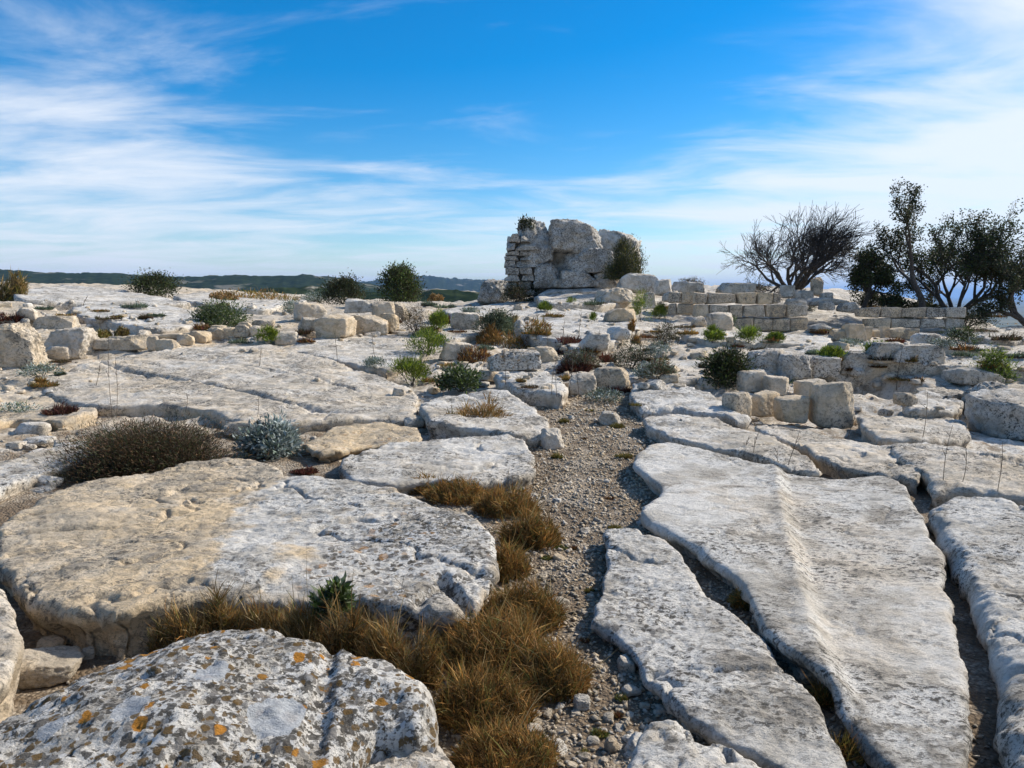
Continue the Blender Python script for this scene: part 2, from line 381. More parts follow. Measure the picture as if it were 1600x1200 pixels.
def slab(label, poly, h, edge=.10, cream=.2, lich=.3, orng=0.0, und=.03, rough=1.0, grooves=(), blobs=(), dome=0.0, steps=(), name='flat_rock', cat='rock slab', res=1.0, jit=.09):
    _sid[0] += 1; seed = _sid[0]
    P = np.array([hit(a, b, h)[:2] for a, b in poly])
    dist = max(1.6, P[:, 1].min() if P[:, 1].min() > 1.6 else 1.6)
    size = np.ptp(P, axis=0).max()
    s = max(.0042 * dist, .011, size / 330) * res
    B = smooth_poly(P, max(.05, s * 2), min(jit, size * .04), seed)
    rows = int(np.clip(h / s, 3, 10)); band = rows * s
    lo, hi = B.min(0) - band - s, B.max(0) + band + s
    nx, ny = int((hi[0] - lo[0]) / s) + 2, int((hi[1] - lo[1]) / s) + 2
    X, Y = np.meshgrid(lo[0] + np.arange(nx) * s, lo[1] + np.arange(ny) * s, indexing='ij')
    pts = np.stack([X.ravel(), Y.ravel()], 1)
    d, q = seg_dist(pts, B, np.roll(B, -1, axis=0)); ins = inside(pts, B); sd = np.where(ins, d, -d)
    keep = sd > -band; ids = -np.ones(len(pts), int); ids[keep] = np.arange(keep.sum())
    g = np.arange(nx * ny).reshape(nx, ny)
    Q = np.stack([g[:-1, :-1], g[1:, :-1], g[1:, 1:], g[:-1, 1:]], -1).reshape(-1, 4)
    Q = ids[Q]; Q = Q[(Q >= 0).all(1)]
    pts, sd, q, d = pts[keep], sd[keep], q[keep], d[keep]
    out = sd < 0; xy = np.where(out[:, None], q, pts)
    base = H(xy[:, 0], xy[:, 1])
    p = np.concatenate([xy, np.full((len(xy), 1), seed * 3.1)], 1)
    edge = edge * .55
    chip = fbm(p * 5.5 + 31, 4, .6)
    ew = edge * (1 + 1.1 * fbm(p * 1.6 + 9, 3) + 1.3 * np.clip(chip, 0, 1)); ew = np.clip(ew, edge * .2, edge * 3.5)
    t = np.clip(sd / ew, 0, 1); ev = np.minimum(edge * 1.1, h * .75) * (1 + .8 * chip)
    dropz = ev * (1 - np.sqrt(np.clip(1 - (1 - t) ** 2, 0, 1)))
    lay = fbm(p * np.array([1.1, 2.1, 1]) + 2.2, 5, .55)
    st = lay * 5; st = np.floor(st) + sstep(0, .22, st - np.floor(st))
    rid = np.abs(fbm(p * np.array([2.3, 4.2, 1]) + 8, 4, .6)); vein = np.abs(perlin(p * np.array([.9, 1.5, 1]) + .25 * fbm(p * 3, 3)[:, None]))
    top = base + h - dropz + rough * (.05 * fbm(p * .9, 3)) + .4 * h * min(1, rough * 1.6) * fbm(p * .55 + 77, 2) + rough * (.010 * st * (rough > .4) - .03 * rid + .014 * fbm(p * np.array([8, 14, 1]), 4, .68)
          - .045 * sstep(.022, .0, vein) - .012 * sstep(.1, .45, fbm(p * np.array([14., 22., 1]) + 5, 3, .6)))
    if dome: top += dome * (np.clip(sd / (size * .35), 0, 1) ** .6 - .6)
    for line, wd, dp in grooves:
        L = np.array([hit(a, b, h)[:2] for a, b in line]); L2 = smooth_open(L)
        gd, _ = seg_dist(xy, L2[:-1], L2[1:]); gd = gd + .02 * fbm(p * 6, 2)
        top -= dp * (1 - sstep(.15, 1.0, gd / wd))
    for line, dp, wd in steps:                       # one side of a straight tooling ridge lies lower
        L = smooth_open(np.array([hit(a, b, h)[:2] for a, b in line])); gd, gq = seg_dist(xy, L[:-1], L[1:])
        ax = L[-1] - L[0]; ax /= np.linalg.norm(ax); off = xy - gq
        sg = np.sign(ax[0] * off[:, 1] - ax[1] * off[:, 0]); s2 = gd * sg + .012 * fbm(p * 9, 2)
        top -= dp * sstep(-.01, wd, s2) * (1 - .55 * sstep(.25, 1.0, s2)); top += .012 * np.exp(-(s2 / .05) ** 2)
    bot = base - .10; uu = np.clip(-sd / band, 0, 1)
    z = np.where(out, top + (bot - top) * uu, top)
    nrm = (pts - q) / (d[:, None] + 1e-9)
    pw = np.stack([xy[:, 0], xy[:, 1], z], 1)
    off = np.where(out, -und * np.sin(np.clip(uu * 1.25, 0, 1) * math.pi) - und * uu + .09 * min(1, h * 3) * fbm(pw * 5 + seed, 5, .6) * np.clip(uu * 4, 0, 1), 0)
    xy = xy + nrm * off[:, None]
    tone = np.zeros((len(xy), 4), np.float32)
    tone[:, 0] = cream + .25 * np.where(out, 1, 0); tone[:, 1] = lich * np.where(out, .7, 1); tone[:, 2] = orng; tone[:, 3] = 1
    for (bx, by, rp, ch, val) in blobs:
        c = hit(bx, by, h); r = rp * c[1] / F
        dd = np.hypot(xy[:, 0] - c[0], (xy[:, 1] - c[1]) * (.85 if ch == 3 else .55)) / r + (.45 if ch == 3 else .9) * fbm(p * 4, 4, .6)
        k = 1 - sstep(.45, 1.25, dd) if ch != 3 else 1 - sstep(.9, 1.0, dd)
        tone[:, ch] = tone[:, ch] * (1 - k) + val * k
    c0 = np.array([P[:, 0].mean(), P[:, 1].mean(), 0]); c0[2] = H(c0[0], c0[1])[0]
    SURFPTS.append(np.stack([xy[:, 0], xy[:, 1], z], 1)[sd > -.01])
    o = mk(name, np.stack([xy[:, 0], xy[:, 1], z], 1) - c0, Q, ROCK, cols=tone)
    o.location = c0
    return tag(o, label, cat)
def smooth_open(L):
    o = []
    for i in range(len(L) - 1):
        a, b, c, d = L[max(0, i - 1)], L[i], L[i + 1], L[min(len(L) - 1, i + 2)]
        for t in np.arange(6) / 6:
            o.append(.5 * (2 * b + (c - a) * t + (2 * a - 5 * b + 4 * c - d) * t * t + (3 * b - a - 3 * c + d) * t ** 3))
    o.append(L[-1]); return np.array(o)

def cube_sphere(n):
    t = np.linspace(-1, 1, n + 1); V = []; Fq = []; key = {}
    def vid(p):
        k = tuple(np.round(p, 5))
        if k not in key: key[k] = len(V); V.append(p)
        return key[k]
    for ax in range(3):
        for sg in (-1, 1):
            ids = np.empty((n + 1, n + 1), int)
            for i in range(n + 1):
                for j in range(n + 1):
                    p = np.empty(3); p[ax] = sg; p[(ax + 1) % 3] = t[i]; p[(ax + 2) % 3] = t[j]; ids[i, j] = vid(p)
            for i in range(n):
                for j in range(n):
                    f = [ids[i, j], ids[i + 1, j], ids[i + 1, j + 1], ids[i, j + 1]]
                    Fq.append(f if sg > 0 else f[::-1])
    return np.array(V), np.array(Fq)
_cs = {n: cube_sphere(n) for n in (5, 9, 16, 26)}
def rock_verts(wx, dy, hz, n, block=.5, seed=0, cuts=5, rough=1.0):
    """an irregular stone: block 1 = squared, 0 = round; base at z = 0"""
    V, Fq = _cs[n]; V = V.copy(); rs = np.random.RandomState(seed + 11)
    r = np.linalg.norm(V, axis=1); sph = V / r[:, None] * 1.12
    block = min(1, block + .22) if block < .95 else block; pw = 9.0 if block < .97 else 22.0; sq = V / ((np.abs(V) ** pw).sum(1) ** (1 / pw))[:, None]
    V = sph * (1 - block) + sq * block
    V[:, 0] *= 1 + .12 * rs.uniform(-1, 1) * V[:, 2]; V[:, 1] *= 1 + .12 * rs.uniform(-1, 1) * V[:, 2]
    V[:, 2] *= 1 + .16 * rs.uniform(-1, 1) * V[:, 0] + .1 * rs.uniform(-1, 1) * V[:, 1]
    for k in range(cuts):
        a = rs.normal(size=3); a[2] = abs(a[2]) * .8; a /= np.linalg.norm(a)
        c = (V @ a).max() * rs.uniform(.62, .9)
        e = np.clip(V @ a - c, 0, None); V -= a * e[:, None] * .97
    ext = np.abs(V).max(0); V /= ext
    sz = np.array([wx / 2, dy / 2, hz / 2]); m = sz.min()
    V = V * sz
    nrm = V / (np.linalg.norm(V, axis=1)[:, None] + 1e-9)
    q = V / max(wx, hz) * 3 + seed * 5.7
    V += nrm * (m * rough * (.12 * fbm(q, 3, .55) + .15 * fbm(q * 3.5, 5, .7)))[:, None]
    V[:, 2] += hz / 2
    return V, Fq
def rock_obj(name, c, wx, dy, hz, n=16, block=.5, seed=0, yaw=0, tilt=0, roll=0, cream=.5, lich=.2, orng=0., parent=None, cuts=5, rough=1.0):
    V, Fq = rock_verts(wx, dy, hz, n, block, seed, cuts, rough)
    tone = np.zeros((len(V), 4), np.float32); tone[:] = (cream, lich, orng, 1)
    o = mk(name, V, Fq, ROCK, cols=tone)
    o.rotation_euler = (tilt, roll, yaw); o.location = c
    if parent: o.parent = parent; o.location = Vector(c) - parent.location
    return o
_rid = [100]
SURF = {}
def bake_surface():
    """height of what one stands on (ground or slab top), on a 7 cm grid"""
    st, x0, y0, nx, ny = .07, -30.0, 3.0, 860, 560
    X, Y = np.meshgrid(x0 + np.arange(nx) * st, y0 + np.arange(ny) * st, indexing='ij'); x, y = X.ravel(), Y.ravel()
    r = np.hypot(x, y); z = H(x, y) + relief(x, y, (1 - gravelness(x, y)) * sstep(5, 11, r))
    z = z.reshape(nx, ny)
    for P in SURFPTS:
        i = np.round((P[:, 0] - x0) / st).astype(int); j = np.round((P[:, 1] - y0) / st).astype(int)
        k = (i >= 0) & (i < nx) & (j >= 0) & (j < ny); np.maximum.at(z, (i[k], j[k]), P[k, 2])
    SURF.update(z=z, st=st, x0=x0, y0=y0, nx=nx, ny=ny)
def surf(x, y):
    s = SURF; i = np.clip(np.round((np.atleast_1d(x) - s['x0']) / s['st']).astype(int), 0, s['nx'] - 1)
    j = np.clip(np.round((np.atleast_1d(y) - s['y0']) / s['st']).astype(int), 0, s['ny'] - 1); return s['z'][i, j]
_tf = np.geomspace(4, 41, 1500)
def hit_s(px, py):
    if py > 645: return hit(px, py)
    d = ray(px, py); d = d / d[1]; g = EYE + d[2] * _tf - surf(d[0] * _tf, _tf); k = np.where(g < 0)[0]
    if len(k) == 0: return hit(px, py)
    t = _tf[k[0]]; return np.array([d[0] * t, t, surf(d[0] * t, t)[0]])
def rk(label, x0, y0, x1, y1, block=.6, depth=.85, yaw=0, cream=.55, lich=.2, orng=0., name='boulder', cat='rock', sink=.06, Y=None, tilt=0, roll=0, n=None, cuts=5, rough=1.0):
    """a stone that fills the photo box x0..x1, y0..y1 and stands on the ground at its lower edge"""
    _rid[0] += 1
    c = hit_s((x0 + x1) / 2, y1) if Y is None else at((x0 + x1) / 2, y1, Y)
    d = math.hypot(c[1], EYE - c[2]); W = (x1 - x0) * d / F; D = W * depth
    dep = math.atan2(EYE - c[2], c[1])
    Hh = max((y1 - y0) * d / F - D * max(0, math.sin(dep)) * .75, .35 * (y1 - y0) * d / F)
    if n is None: n = 26 if (x1 - x0) > 55 else 16
    cc = Vector((c[0] * (1 + D * .45 / c[1]), c[1] + D * .45, c[2] - Hh * sink))
    if Y is None: cc.z = min(cc.z, (surf(cc.x, cc.y)[0] if y1 <= 645 else H(cc.x, cc.y)[0]) + .02)
    o = rock_obj(name, cc, W * 1.02, D, Hh * (1 + sink) , n, block, _rid[0], yaw, tilt, roll, cream, lich, orng, cuts=cuts, rough=rough)
    return tag(o, label, cat)
# ------------------------------------------------------------------ bedrock slabs
slab('lichen-speckled grey boulder filling the lower left corner, with pale round lichen discs',
     [(-260,1330),(-260,1190),(-80,1110),(60,1058),(130,1020),(200,985),(280,960),(360,955),(440,965),(520,985),(600,1000),(680,1024),(692,1060),(685,1095),(640,1102),(590,1100),(560,1130),(525,1165),(500,1210),(490,1330)],
     .32, .14, .0, 1.0, 1.0, blobs=[(335,1058,27,3,0),(432,1103,47,3,0),(208,1118,27,3,0),(80,1130,22,3,0)], dome=.10, grooves=[([(520,985),(505,1040),(500,1100),(470,1180)], .05, .03)])
slab('low dark lichened rock ledge at bottom edge beside the brown grass',
     [(505,1330),(530,1200),(565,1150),(620,1112),(690,1130),(720,1165),(752,1205),(770,1330)], .20, .09, .25, .8, .2, blobs=[(640,1120,45,0,.9)])
slab('broad cream slab with white band and lichened right end, left foreground',
     [(5,885),(0,820),(60,775),(150,748),(240,733),(350,714),(420,722),(470,746),(540,756),(600,766),(680,786),(740,802),(778,835),(772,875),(760,908),(745,938),(715,955),(640,958),(560,945),(480,940),(400,938),(320,935),(260,948),(190,966),(120,968),(70,948),(25,915)],
     .21, .10, .86, .22, .0, und=.05, rough=.75, blobs=[(500,775,120,0,-.4),(420,840,70,0,-.4),(370,900,60,0,-.4),(620,850,190,0,-.3),(640,850,165,1,.95),(600,860,120,2,.55),(480,780,75,1,.1)],
     grooves=[([(690,905),(720,935),(738,945)], .05, .07)])
slab('pale slab end cut off by the left edge of the picture',
     [(-160,1090),(-160,900),(-40,898),(5,915),(25,945),(34,985),(20,1030),(-20,1080)], .25, .09, .45, .2)
slab('grey slab behind the golden grass, ending at the gravel path',
     [(530,730),(545,706),(600,687),(700,682),(800,680),(832,700),(841,733),(800,744),(740,750),(680,746),(600,756),(545,752)], .13, .08, .1, .45)
slab('grey slab with brown grass tuft against its front, beside path',
     [(655,628),(700,616),(790,611),(838,633),(858,655),(850,672),(800,676),(760,666),(690,664),(662,660)], .17, .10, .1, .4)
slab('long pale whaleback slab with a diagonal groove, left of centre',
     [(45,592),(120,572),(200,553),(330,540),(430,540),(500,556),(570,580),(648,607),(655,636),(640,652),(560,654),(480,658),(400,662),(330,645),(260,632),(150,634),(70,612)],
     .12, .10, .42, .28, grooves=[([(140,562),(220,580),(310,596),(400,618),(520,645)], .10, .07), ([(380,570),(470,585),(560,612)], .06, .04)])
slab('cream ledge beneath the whaleback slab with orange-stained overhang',
     [(470,692),(520,668),(600,660),(652,668),(657,682),(580,690),(500,704)], .14, .07, .95, .1, .3, und=.08)
slab('smooth pale slab in front of the split cream block',
     [(445,546),(490,527),(560,520),(660,520),(668,545),(640,572),(600,578),(540,566)], .12, .08, .25, .25)
slab('white sloping slab on the left rise above the rubble wall',
     [(110,480),(170,470),(250,474),(320,490),(318,506),(250,514),(190,508),(130,498)], .15, .09, .0, .15)
slab('far pale plate on the left skyline',
     [(20,455),(100,446),(190,453),(262,466),(300,474),(230,474),(120,472),(30,470)], .22, .12, .05, .35)
slab('flat grey plate beyond the round-topped shrub, left',
     [(270,462),(330,455),(420,462),(480,470),(420,482),(330,478)], .16, .1, .1, .3)
slab('low cream plate at left edge under the dry grass clump',
     [(-60,478),(20,470),(90,482),(110,494),(40,500),(-60,498)], .2, .1, .6, .15)
slab('pale cream ground slab left of the dark heath bush',
     [(-120,640),(0,592),(70,600),(130,622),(150,645),(100,660),(20,655),(-60,680)], .10, .07, .75, .15)
slab('grey-white slab peeking out left below the loose stones',
     [(-60,742),(20,715),(90,690),(140,690),(150,715),(90,735),(20,760),(-60,790)], .10, .06, .2, .35)
slab('dark grey wedge slab right of the path, near foreground',
     [(955,822),(990,826),(1045,846),(1075,880),(1120,930),(1170,965),(1200,1000),(1250,1060),(1290,1120),(1322,1205),(1330,1290),(1262,1250),(1215,1190),(1160,1165),(1100,1140),(1050,1105),(1010,1050),(990,1015),(960,985),(927,968),(935,935),(950,890)],
     .11, .07, .0, .6, .05, und=.05, rough=.6, blobs=[(1000,960,70,1,.9),(1180,1090,110,1,.25)])
slab('pale slab corner at the bottom edge right of the gravel',
     [(1012,1136),(1060,1132),(1110,1157),(1170,1174),(1216,1200),(1240,1330),(930,1330),(975,1195)], .15, .07, .15, .4)
slab('large white and grey slab with a long straight ridge, right foreground',
     [(990,715),(1005,698),(1050,692),(1120,706),(1200,727),(1300,738),(1380,737),(1428,765),(1450,810),(1480,880),(1500,960),(1514,1040),(1522,1200),(1525,1330),(1490,1330),(1410,1190),(1335,1112),(1270,1040),(1200,975),(1150,900),(1090,852),(1010,812),(1003,790),(1036,766),(1002,738)],
     .15, .09, .0, .34, und=.06, rough=.32, blobs=[(1350,850,170,0,.22),(1400,1000,120,0,.15),(1360,850,160,1,.5),(1120,770,120,1,.08),(1210,900,60,1,.05),(1440,1130,80,1,.1)],
     steps=[([(1210,722),(1222,800),(1243,890),(1268,985),(1300,1060)], .055, .12)])
slab('grey slab with rounded edge along the groove, right edge of picture',
     [(1452,772),(1500,766),(1600,782),(1750,815),(1900,1000),(1900,1330),(1560,1330),(1556,1150),(1548,1000),(1525,915),(1495,858),(1466,820)],
     .20, .20, .05, .45, und=.05, rough=.6)
slab('pale slab strip between the path and the ridged slab',
     [(1000,648),(1060,642),(1150,662),(1230,692),(1283,730),(1240,728),(1190,716),(1120,698),(1050,684),(1012,664)], .17, .06, .25, .25)
slab('white slab at the top of the path left of the block pile',
     [(985,600),(1030,594),(1100,611),(1140,632),(1175,652),(1150,656),(1060,637),(1002,640),(984,622)], .15, .08, .05, .2)
slab('grey slab below the block pile behind the diagonal crack',
     [(1178,664),(1250,668),(1340,682),(1400,692),(1436,718),(1440,742),(1400,735),(1360,728),(1310,722),(1262,700),(1210,680)], .18, .07, .35, .35)
slab('flat grey slab right of the block pile',
     [(1340,650),(1420,643),(1500,652),(1518,680),(1450,688),(1372,684)], .16, .08, .35, .4)
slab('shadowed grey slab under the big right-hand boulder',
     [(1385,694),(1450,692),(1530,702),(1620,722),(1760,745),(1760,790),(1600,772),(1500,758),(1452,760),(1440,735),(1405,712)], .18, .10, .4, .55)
slab('bright flat rock beside the pit, right middle distance',
     [(1415,622),(1450,612),(1505,622),(1500,636),(1440,640),(1412,636)], .25, .1, .1, .2)
# middle distance ledges
slab('wide pale slab in the centre leading to the ruin',
     [(800,500),(840,488),(920,484),(985,497),(1000,512),(985,520),(950,535),(930,548),(900,545),(870,530),(820,520)], .26, .14, .05, .2)
slab('low white plate behind the blue-green shrub, centre',
     [(690,484),(760,478),(850,480),(880,488),(800,494),(720,496)], .15, .08, .1, .2)
slab('stepped grey ledge at the foot of the ruin',
     [(835,462),(880,458),(960,462),(990,470),(930,476),(860,474)], .3, .06, .15, .45)
slab('flat plate between the low block and the pine seedling, centre left',
     [(560,500),(640,494),(720,506),(760,520),(700,530),(620,520)], .14, .08, .3, .2)
slab('pale terrace ledge in front of the long ashlar wall',
     [(1060,520),(1130,514),(1230,522),(1300,528),(1290,538),(1200,536),(1100,530)], .16, .08, .1, .25)
slab('long low ledge above the trench stones, right',
     [(1190,545),(1290,540),(1400,550),(1520,556),(1640,562),(1640,574),(1500,570),(1380,566),(1250,560)], .26, .08, .2, .5)
slab('pale ledge crossing the right edge below the stone wall',
     [(1450,536),(1520,530),(1640,536),(1700,548),(1600,550),(1500,547)], .2, .08, .2, .4)
slab('dark ledge at far right edge under the hillside scrub',
     [(1500,516),(1560,510),(1640,512),(1700,524),(1600,530),(1520,528)], .35, .1, .3, .6)
slab('pale slab sheet between path head and trench',
     [(1010,566),(1060,556),(1110,566),(1100,590),(1050,596),(1010,586)], .12, .06, .3, .25)
slab('slab with rounded nose at the path head under the lichened block',
     [(772,588),(800,578),(860,580),(888,598),(880,615),(850,612),(800,604)], .22, .10, .05, .35)

bake_surface()
# ------------------------------------------------------------------ single boulders and blocks
rk('tall squared cream block at left edge of picture', -20,500,62,575,.75,.8,.2,.7,.3)
rk('rounded grey-cream boulder right of the tall left block', 82,510,152,560,.55,.8,-.2,.5,.3)
rk('small pinkish boulder in front of the left blocks', 70,538,112,563,.4,.9,.3,.6,.1)
rk('low flat block on top of the left wall, nearest the edge', 34,488,62,508,.85,1,.1,.6,.2)
rk('long flat block capping the left wall', 60,492,118,516,.9,.6,.12,.75,.2)
rk('upright square block with grey shaded face, left of centre', 463,469,508,500,.95,.9,.5,.35,.1)
rk('low brown block under the upright square block', 464,495,504,522,.8,.8,.2,.75,.1)
rk('chunky cream block leaning left of the split block', 498,490,553,528,.75,.9,-.15,.75,.1,tilt=.08)
rk('big cream block split by a crack, left half', 538,487,606,524,.7,.8,.1,.8,.1)
rk('right fragment of the big split cream block', 594,492,622,521,.6,.9,-.2,.8,.1)
rk('long white capping block above the split block', 540,466,590,488,.8,.8,.1,.2,.2,Y=19.0)
rk('cream cube above the split block', 582,470,616,494,.75,.9,.3,.6,.1,Y=18.8)
rk('narrow cream block right of the cream cube', 613,472,636,500,.75,.9,-.3,.7,.1)
rk('cream boulder beside the dark red bush, centre', 705,486,748,515,.55,.9,.2,.6,.1)
rk('angular block beside the bright pine seedling', 689,530,738,561,.75,.9,.3,.5,.2)
rk('block with black lichen on top at the path head', 763,543,842,580,.75,.7,.15,.2,.85,.5)
rk('cream stone behind the lichened block', 834,540,872,566,.55,.8,.2,.7,.2)
rk('round cream boulder at the path head', 884,581,930,618,.45,.9,.1,.5,.15)
rk('orange-cream angular boulder beside the path head', 928,571,982,612,.6,.9,-.3,.85,.1,.1)
rk('white rounded knob of rock in front of the central slab', 905,518,952,552,.35,.9,0,.1,.15)
rk('smaller white knob right of the central slab', 948,512,985,534,.35,.9,0,.1,.15)
rk('white stone standing on the path edge', 846,666,883,702,.55,.9,.2,.2,.2)
rk('small white rock lying on the upper path', 935,641,970,665,.4,.9,.2,.3,.1)
rk('cream stone at slab end near the upper path', 632,646,665,670,.5,.9,.1,.5,.2)
rk('small white upright stone on whaleback slab', 614,603,632,618,.7,.8,.1,.3,.1)
rk('white pointed stone left of the split blocks', 428,520,466,542,.5,.8,.3,.3,.1)
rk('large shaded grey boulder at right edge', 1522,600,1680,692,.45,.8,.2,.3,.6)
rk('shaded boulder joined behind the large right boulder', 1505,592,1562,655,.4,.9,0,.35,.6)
rk('flat pale stone left of the bright flat rock', 1398,618,1432,640,.4,.9,.2,.6,.3,.2)
rk('cream rock in lower left corner under the broad slab', 26,1008,122,1078,.55,.9,.3,.7,.15)
rk('small cream stone wedged under the broad slab', 64,994,102,1020,.5,.9,.3,.8,.1)
rk('tiny pale stone right of the wedged stones', 124,1010,147,1034,.5,.9,.5,.5,.1)
rk('white flat stone left of the heath bush', 22,736,98,764,.4,.5,-.2,.0,.05)
rk('round white stone left of the heath bush', 28,657,78,680,.45,.8,.1,.15,.1)
rk('white loaf-shaped stone by red sedum', 60,644,100,658,.4,.8,.1,.15,.1)
rk('white slab-like stone above flat white stone', 40,680,84,696,.4,.8,.1,.2,.1)
rk('small square cream stone near left edge', 14,688,40,702,.6,.8,.1,.5,.1)
rk('ochre stone half under the heath bush', 86,684,116,702,.5,.8,.1,.8,.1)
rk('pale boulder right of heath bush beside silvery plant', 352,655,398,682,.5,.8,.1,.6,.1)
rk('small cream cube on the slab edge near ridge crack', 1240,1040,1282,1068,.5,.8,.3,.75,.1)
rk('grey stone wedged in the gap beside the golden tuft', 1180,955,1216,990,.5,.9,.3,.3,.4)
rk('white pebble-like rock on lower path', 972,1068,1000,1088,.4,.9,.3,.2,.05)
rk('grey stone on lower path beside brown grass', 898,1086,920,1112,.5,.9,.2,.3,.2)
rk('small white rock at tip of bottom slab', 1068,1122,1096,1146,.5,.9,.2,.3,.1)
rk('ochre stone on lower path', 946,1152,966,1176,.5,.9,.4,.9,.1)
rk('white stone on gravel near grass end', 822,1132,846,1148,.5,.9,.4,.2,.1)
# rubble wall on the left
rs = np.random.RandomState(4)
x = 150
while x < 410:
    wpx = rs.uniform(16, 38); y = np.interp(x, [150, 240, 330, 410], [546, 546, 532, 524])
    o = rk('rubble stone in the low cream wall on the left', x, y - rs.uniform(14, 22), x + wpx, y, .65, .8, rs.uniform(-.4, .4), .8, .1, name='wall_stone', cat='stone'); o['group'] = 'low rubble wall stones'
    if rs.rand() < .6:
        y2 = y - rs.uniform(10, 15)
        o = rk('rubble stone in the low cream wall on the left', x + 4, y2 - rs.uniform(9, 14), x + wpx + 4, y2, .6, .8, rs.uniform(-.4, .4), .8, .1, name='wall_stone', cat='stone'); o['group'] = 'low rubble wall stones'
    x += wpx * .92
rk('long ochre stone at the left end of the rubble wall', 170,523,232,548,.65,.5,.1,.95,.1)
# squared blocks piled on the slab, right of the path
for lab, b, yw in [
    ('leftmost front block of the squared block pile', (1128,588,1176,640), .35),
    ('second front block of the squared block pile', (1164,606,1219,652), .3),
    ('third front block of the squared block pile', (1209,613,1263,662), .25),
    ('tall right-hand block of the squared block pile', (1264,590,1331,667), .12)]:
    b = (b[0] + 3, b[1] + 2, b[2] - 5, b[3])
    rk(lab, *b, .96, .8, yw + (.25 if b[0] < 1200 else -.12), .75, .25, name='stone_block', cat='stone block', cuts=3, rough=.55)
for lab, b, yy in [
    ('back left block of the squared block pile', (1150,580,1196,612), 10.75),
    ('back middle block of the squared block pile', (1190,590,1236,622), 10.55),
    ('back right low block of the squared block pile', (1240,594,1292,625), 10.3)]:
    rk(lab, b[0] + 3, b[1] - 3, b[2] - 4, b[3], .96, .8, .1 + b[0] % 7 * .08, .75, .2, name='stone_block', cat='stone block', cuts=3, rough=.55)
# trench row
for i, (a, b, c, d) in enumerate([(1168,541,1236,590),(1216,552,1262,592),(1262,558,1306,594),(1302,553,1362,592),(1356,556,1412,590),(1384,548,1462,580)]):
    rk(['first', 'second', 'third', 'fourth', 'fifth', 'last'][i] + ' grey block from the left in the row behind the trench', a, b, c, d, .75, .7, .1, .2, .6, .1, name='stone_block', cat='stone block')
rk('reddish rock at the pit edge, right', 1436,584,1500,615,.4,.9,.1,.6,.4,.3)
rk('grey rock shelf right of the pit', 1480,572,1560,604,.4,.9,.1,.3,.5)
# row of orange-cream stones before the second wall
for i, (a, b, c, d) in enumerate([(1297,516,1322,534),(1318,506,1348,533),(1347,511,1360,529),(1361,517,1374,528),(1374,509,1388,527),(1387,511,1412,529),(1408,513,1431,530)]):
    rk(['first', 'second and tallest', 'third', 'fourth and smallest', 'fifth', 'sixth', 'seventh'][i] + ' stone from left in the orange-cream kerb row', a, b, c, d, .8, .9, .1, .95, .05, name='kerb_stone', cat='stone', cuts=3, rough=.7)
rk('grey squared boulder at the right end of the kerb row', 1428,514,1466,542,.7,.9,.1,.2,.5)
# ------------------------------------------------------------------ ashlar walls
def ashlar(label, courses, Y, yaw, thick=.42, cream=.8, lich=.3):
    x0, ytop, x1, ybot = min(c[0] for c in courses), min(c[2] for c in courses), max(c[1] for c in courses), max(c[3] for c in courses)
    c0 = at(x0, ybot, Y); e = empty('ashlar_wall', c0); e.rotation_euler = (0, 0, yaw)
    d = Y; rs = np.random.RandomState(int(x0))
    for (a, b, t, q, cuts) in courses:
        xs = [a] + list(cuts) + [b]
        for i in range(len(xs) - 1):
            wx = (xs[i + 1] - xs[i]) * d / F; hz = (q - t) * d / F
            V, Fq = rock_verts(wx - .006, thick, hz - .005, 9, .985, int(xs[i] * 7 + t), 0, .22)
            tone = np.zeros((len(V), 4), np.float32); tone[:] = (cream + rs.uniform(-.2, .2), lich + rs.uniform(-.1, .3) + (.25 if t == ytop else 0), .1, 1)
            o = mk('stone_block', V, Fq, ROCK, parent=e, cols=tone)
            o.location = ((xs[i] - x0) * d / F + wx / 2, thick / 2 + rs.uniform(-.015, .015), (ybot - q) * d / F)
    return tag(e, label, 'wall')
ashlar('long pale ashlar wall of three stepped courses, right of the ruin',
       [(1085, 1221, 457, 476, [1104, 1151, 1183, 1209]), (1085, 1266, 476, 496, [1108, 1140, 1161, 1197, 1231]), (1145, 1266, 496, 520, [1179, 1210, 1238])], 25.5, .05)
ashlar('short shadowed return wall left of the long ashlar wall',
       [(1043, 1084, 456, 474, [1063]), (1043, 1084, 474, 492, [1056])], 26.6, -.35, lich=.6)
ashlar('low ashlar wall of two courses below the leafy trees',
       [(1340, 1512, 480, 497, [1376, 1409, 1448, 1478]), (1355, 1512, 497, 514, [1394, 1439, 1480])], 25.5, .03, lich=.5)
rk('rough cream boulder against the long ashlar wall', 1105,488,1143,516,.5,.9,.1,.5,.2)
rk('small round cream boulder left of the ashlar wall', 1080,494,1102,511,.4,.9,.1,.7,.1)
rk('grey block at the right foot of the long ashlar wall', 1266,504,1296,520,.85,.9,.1,.3,.5)
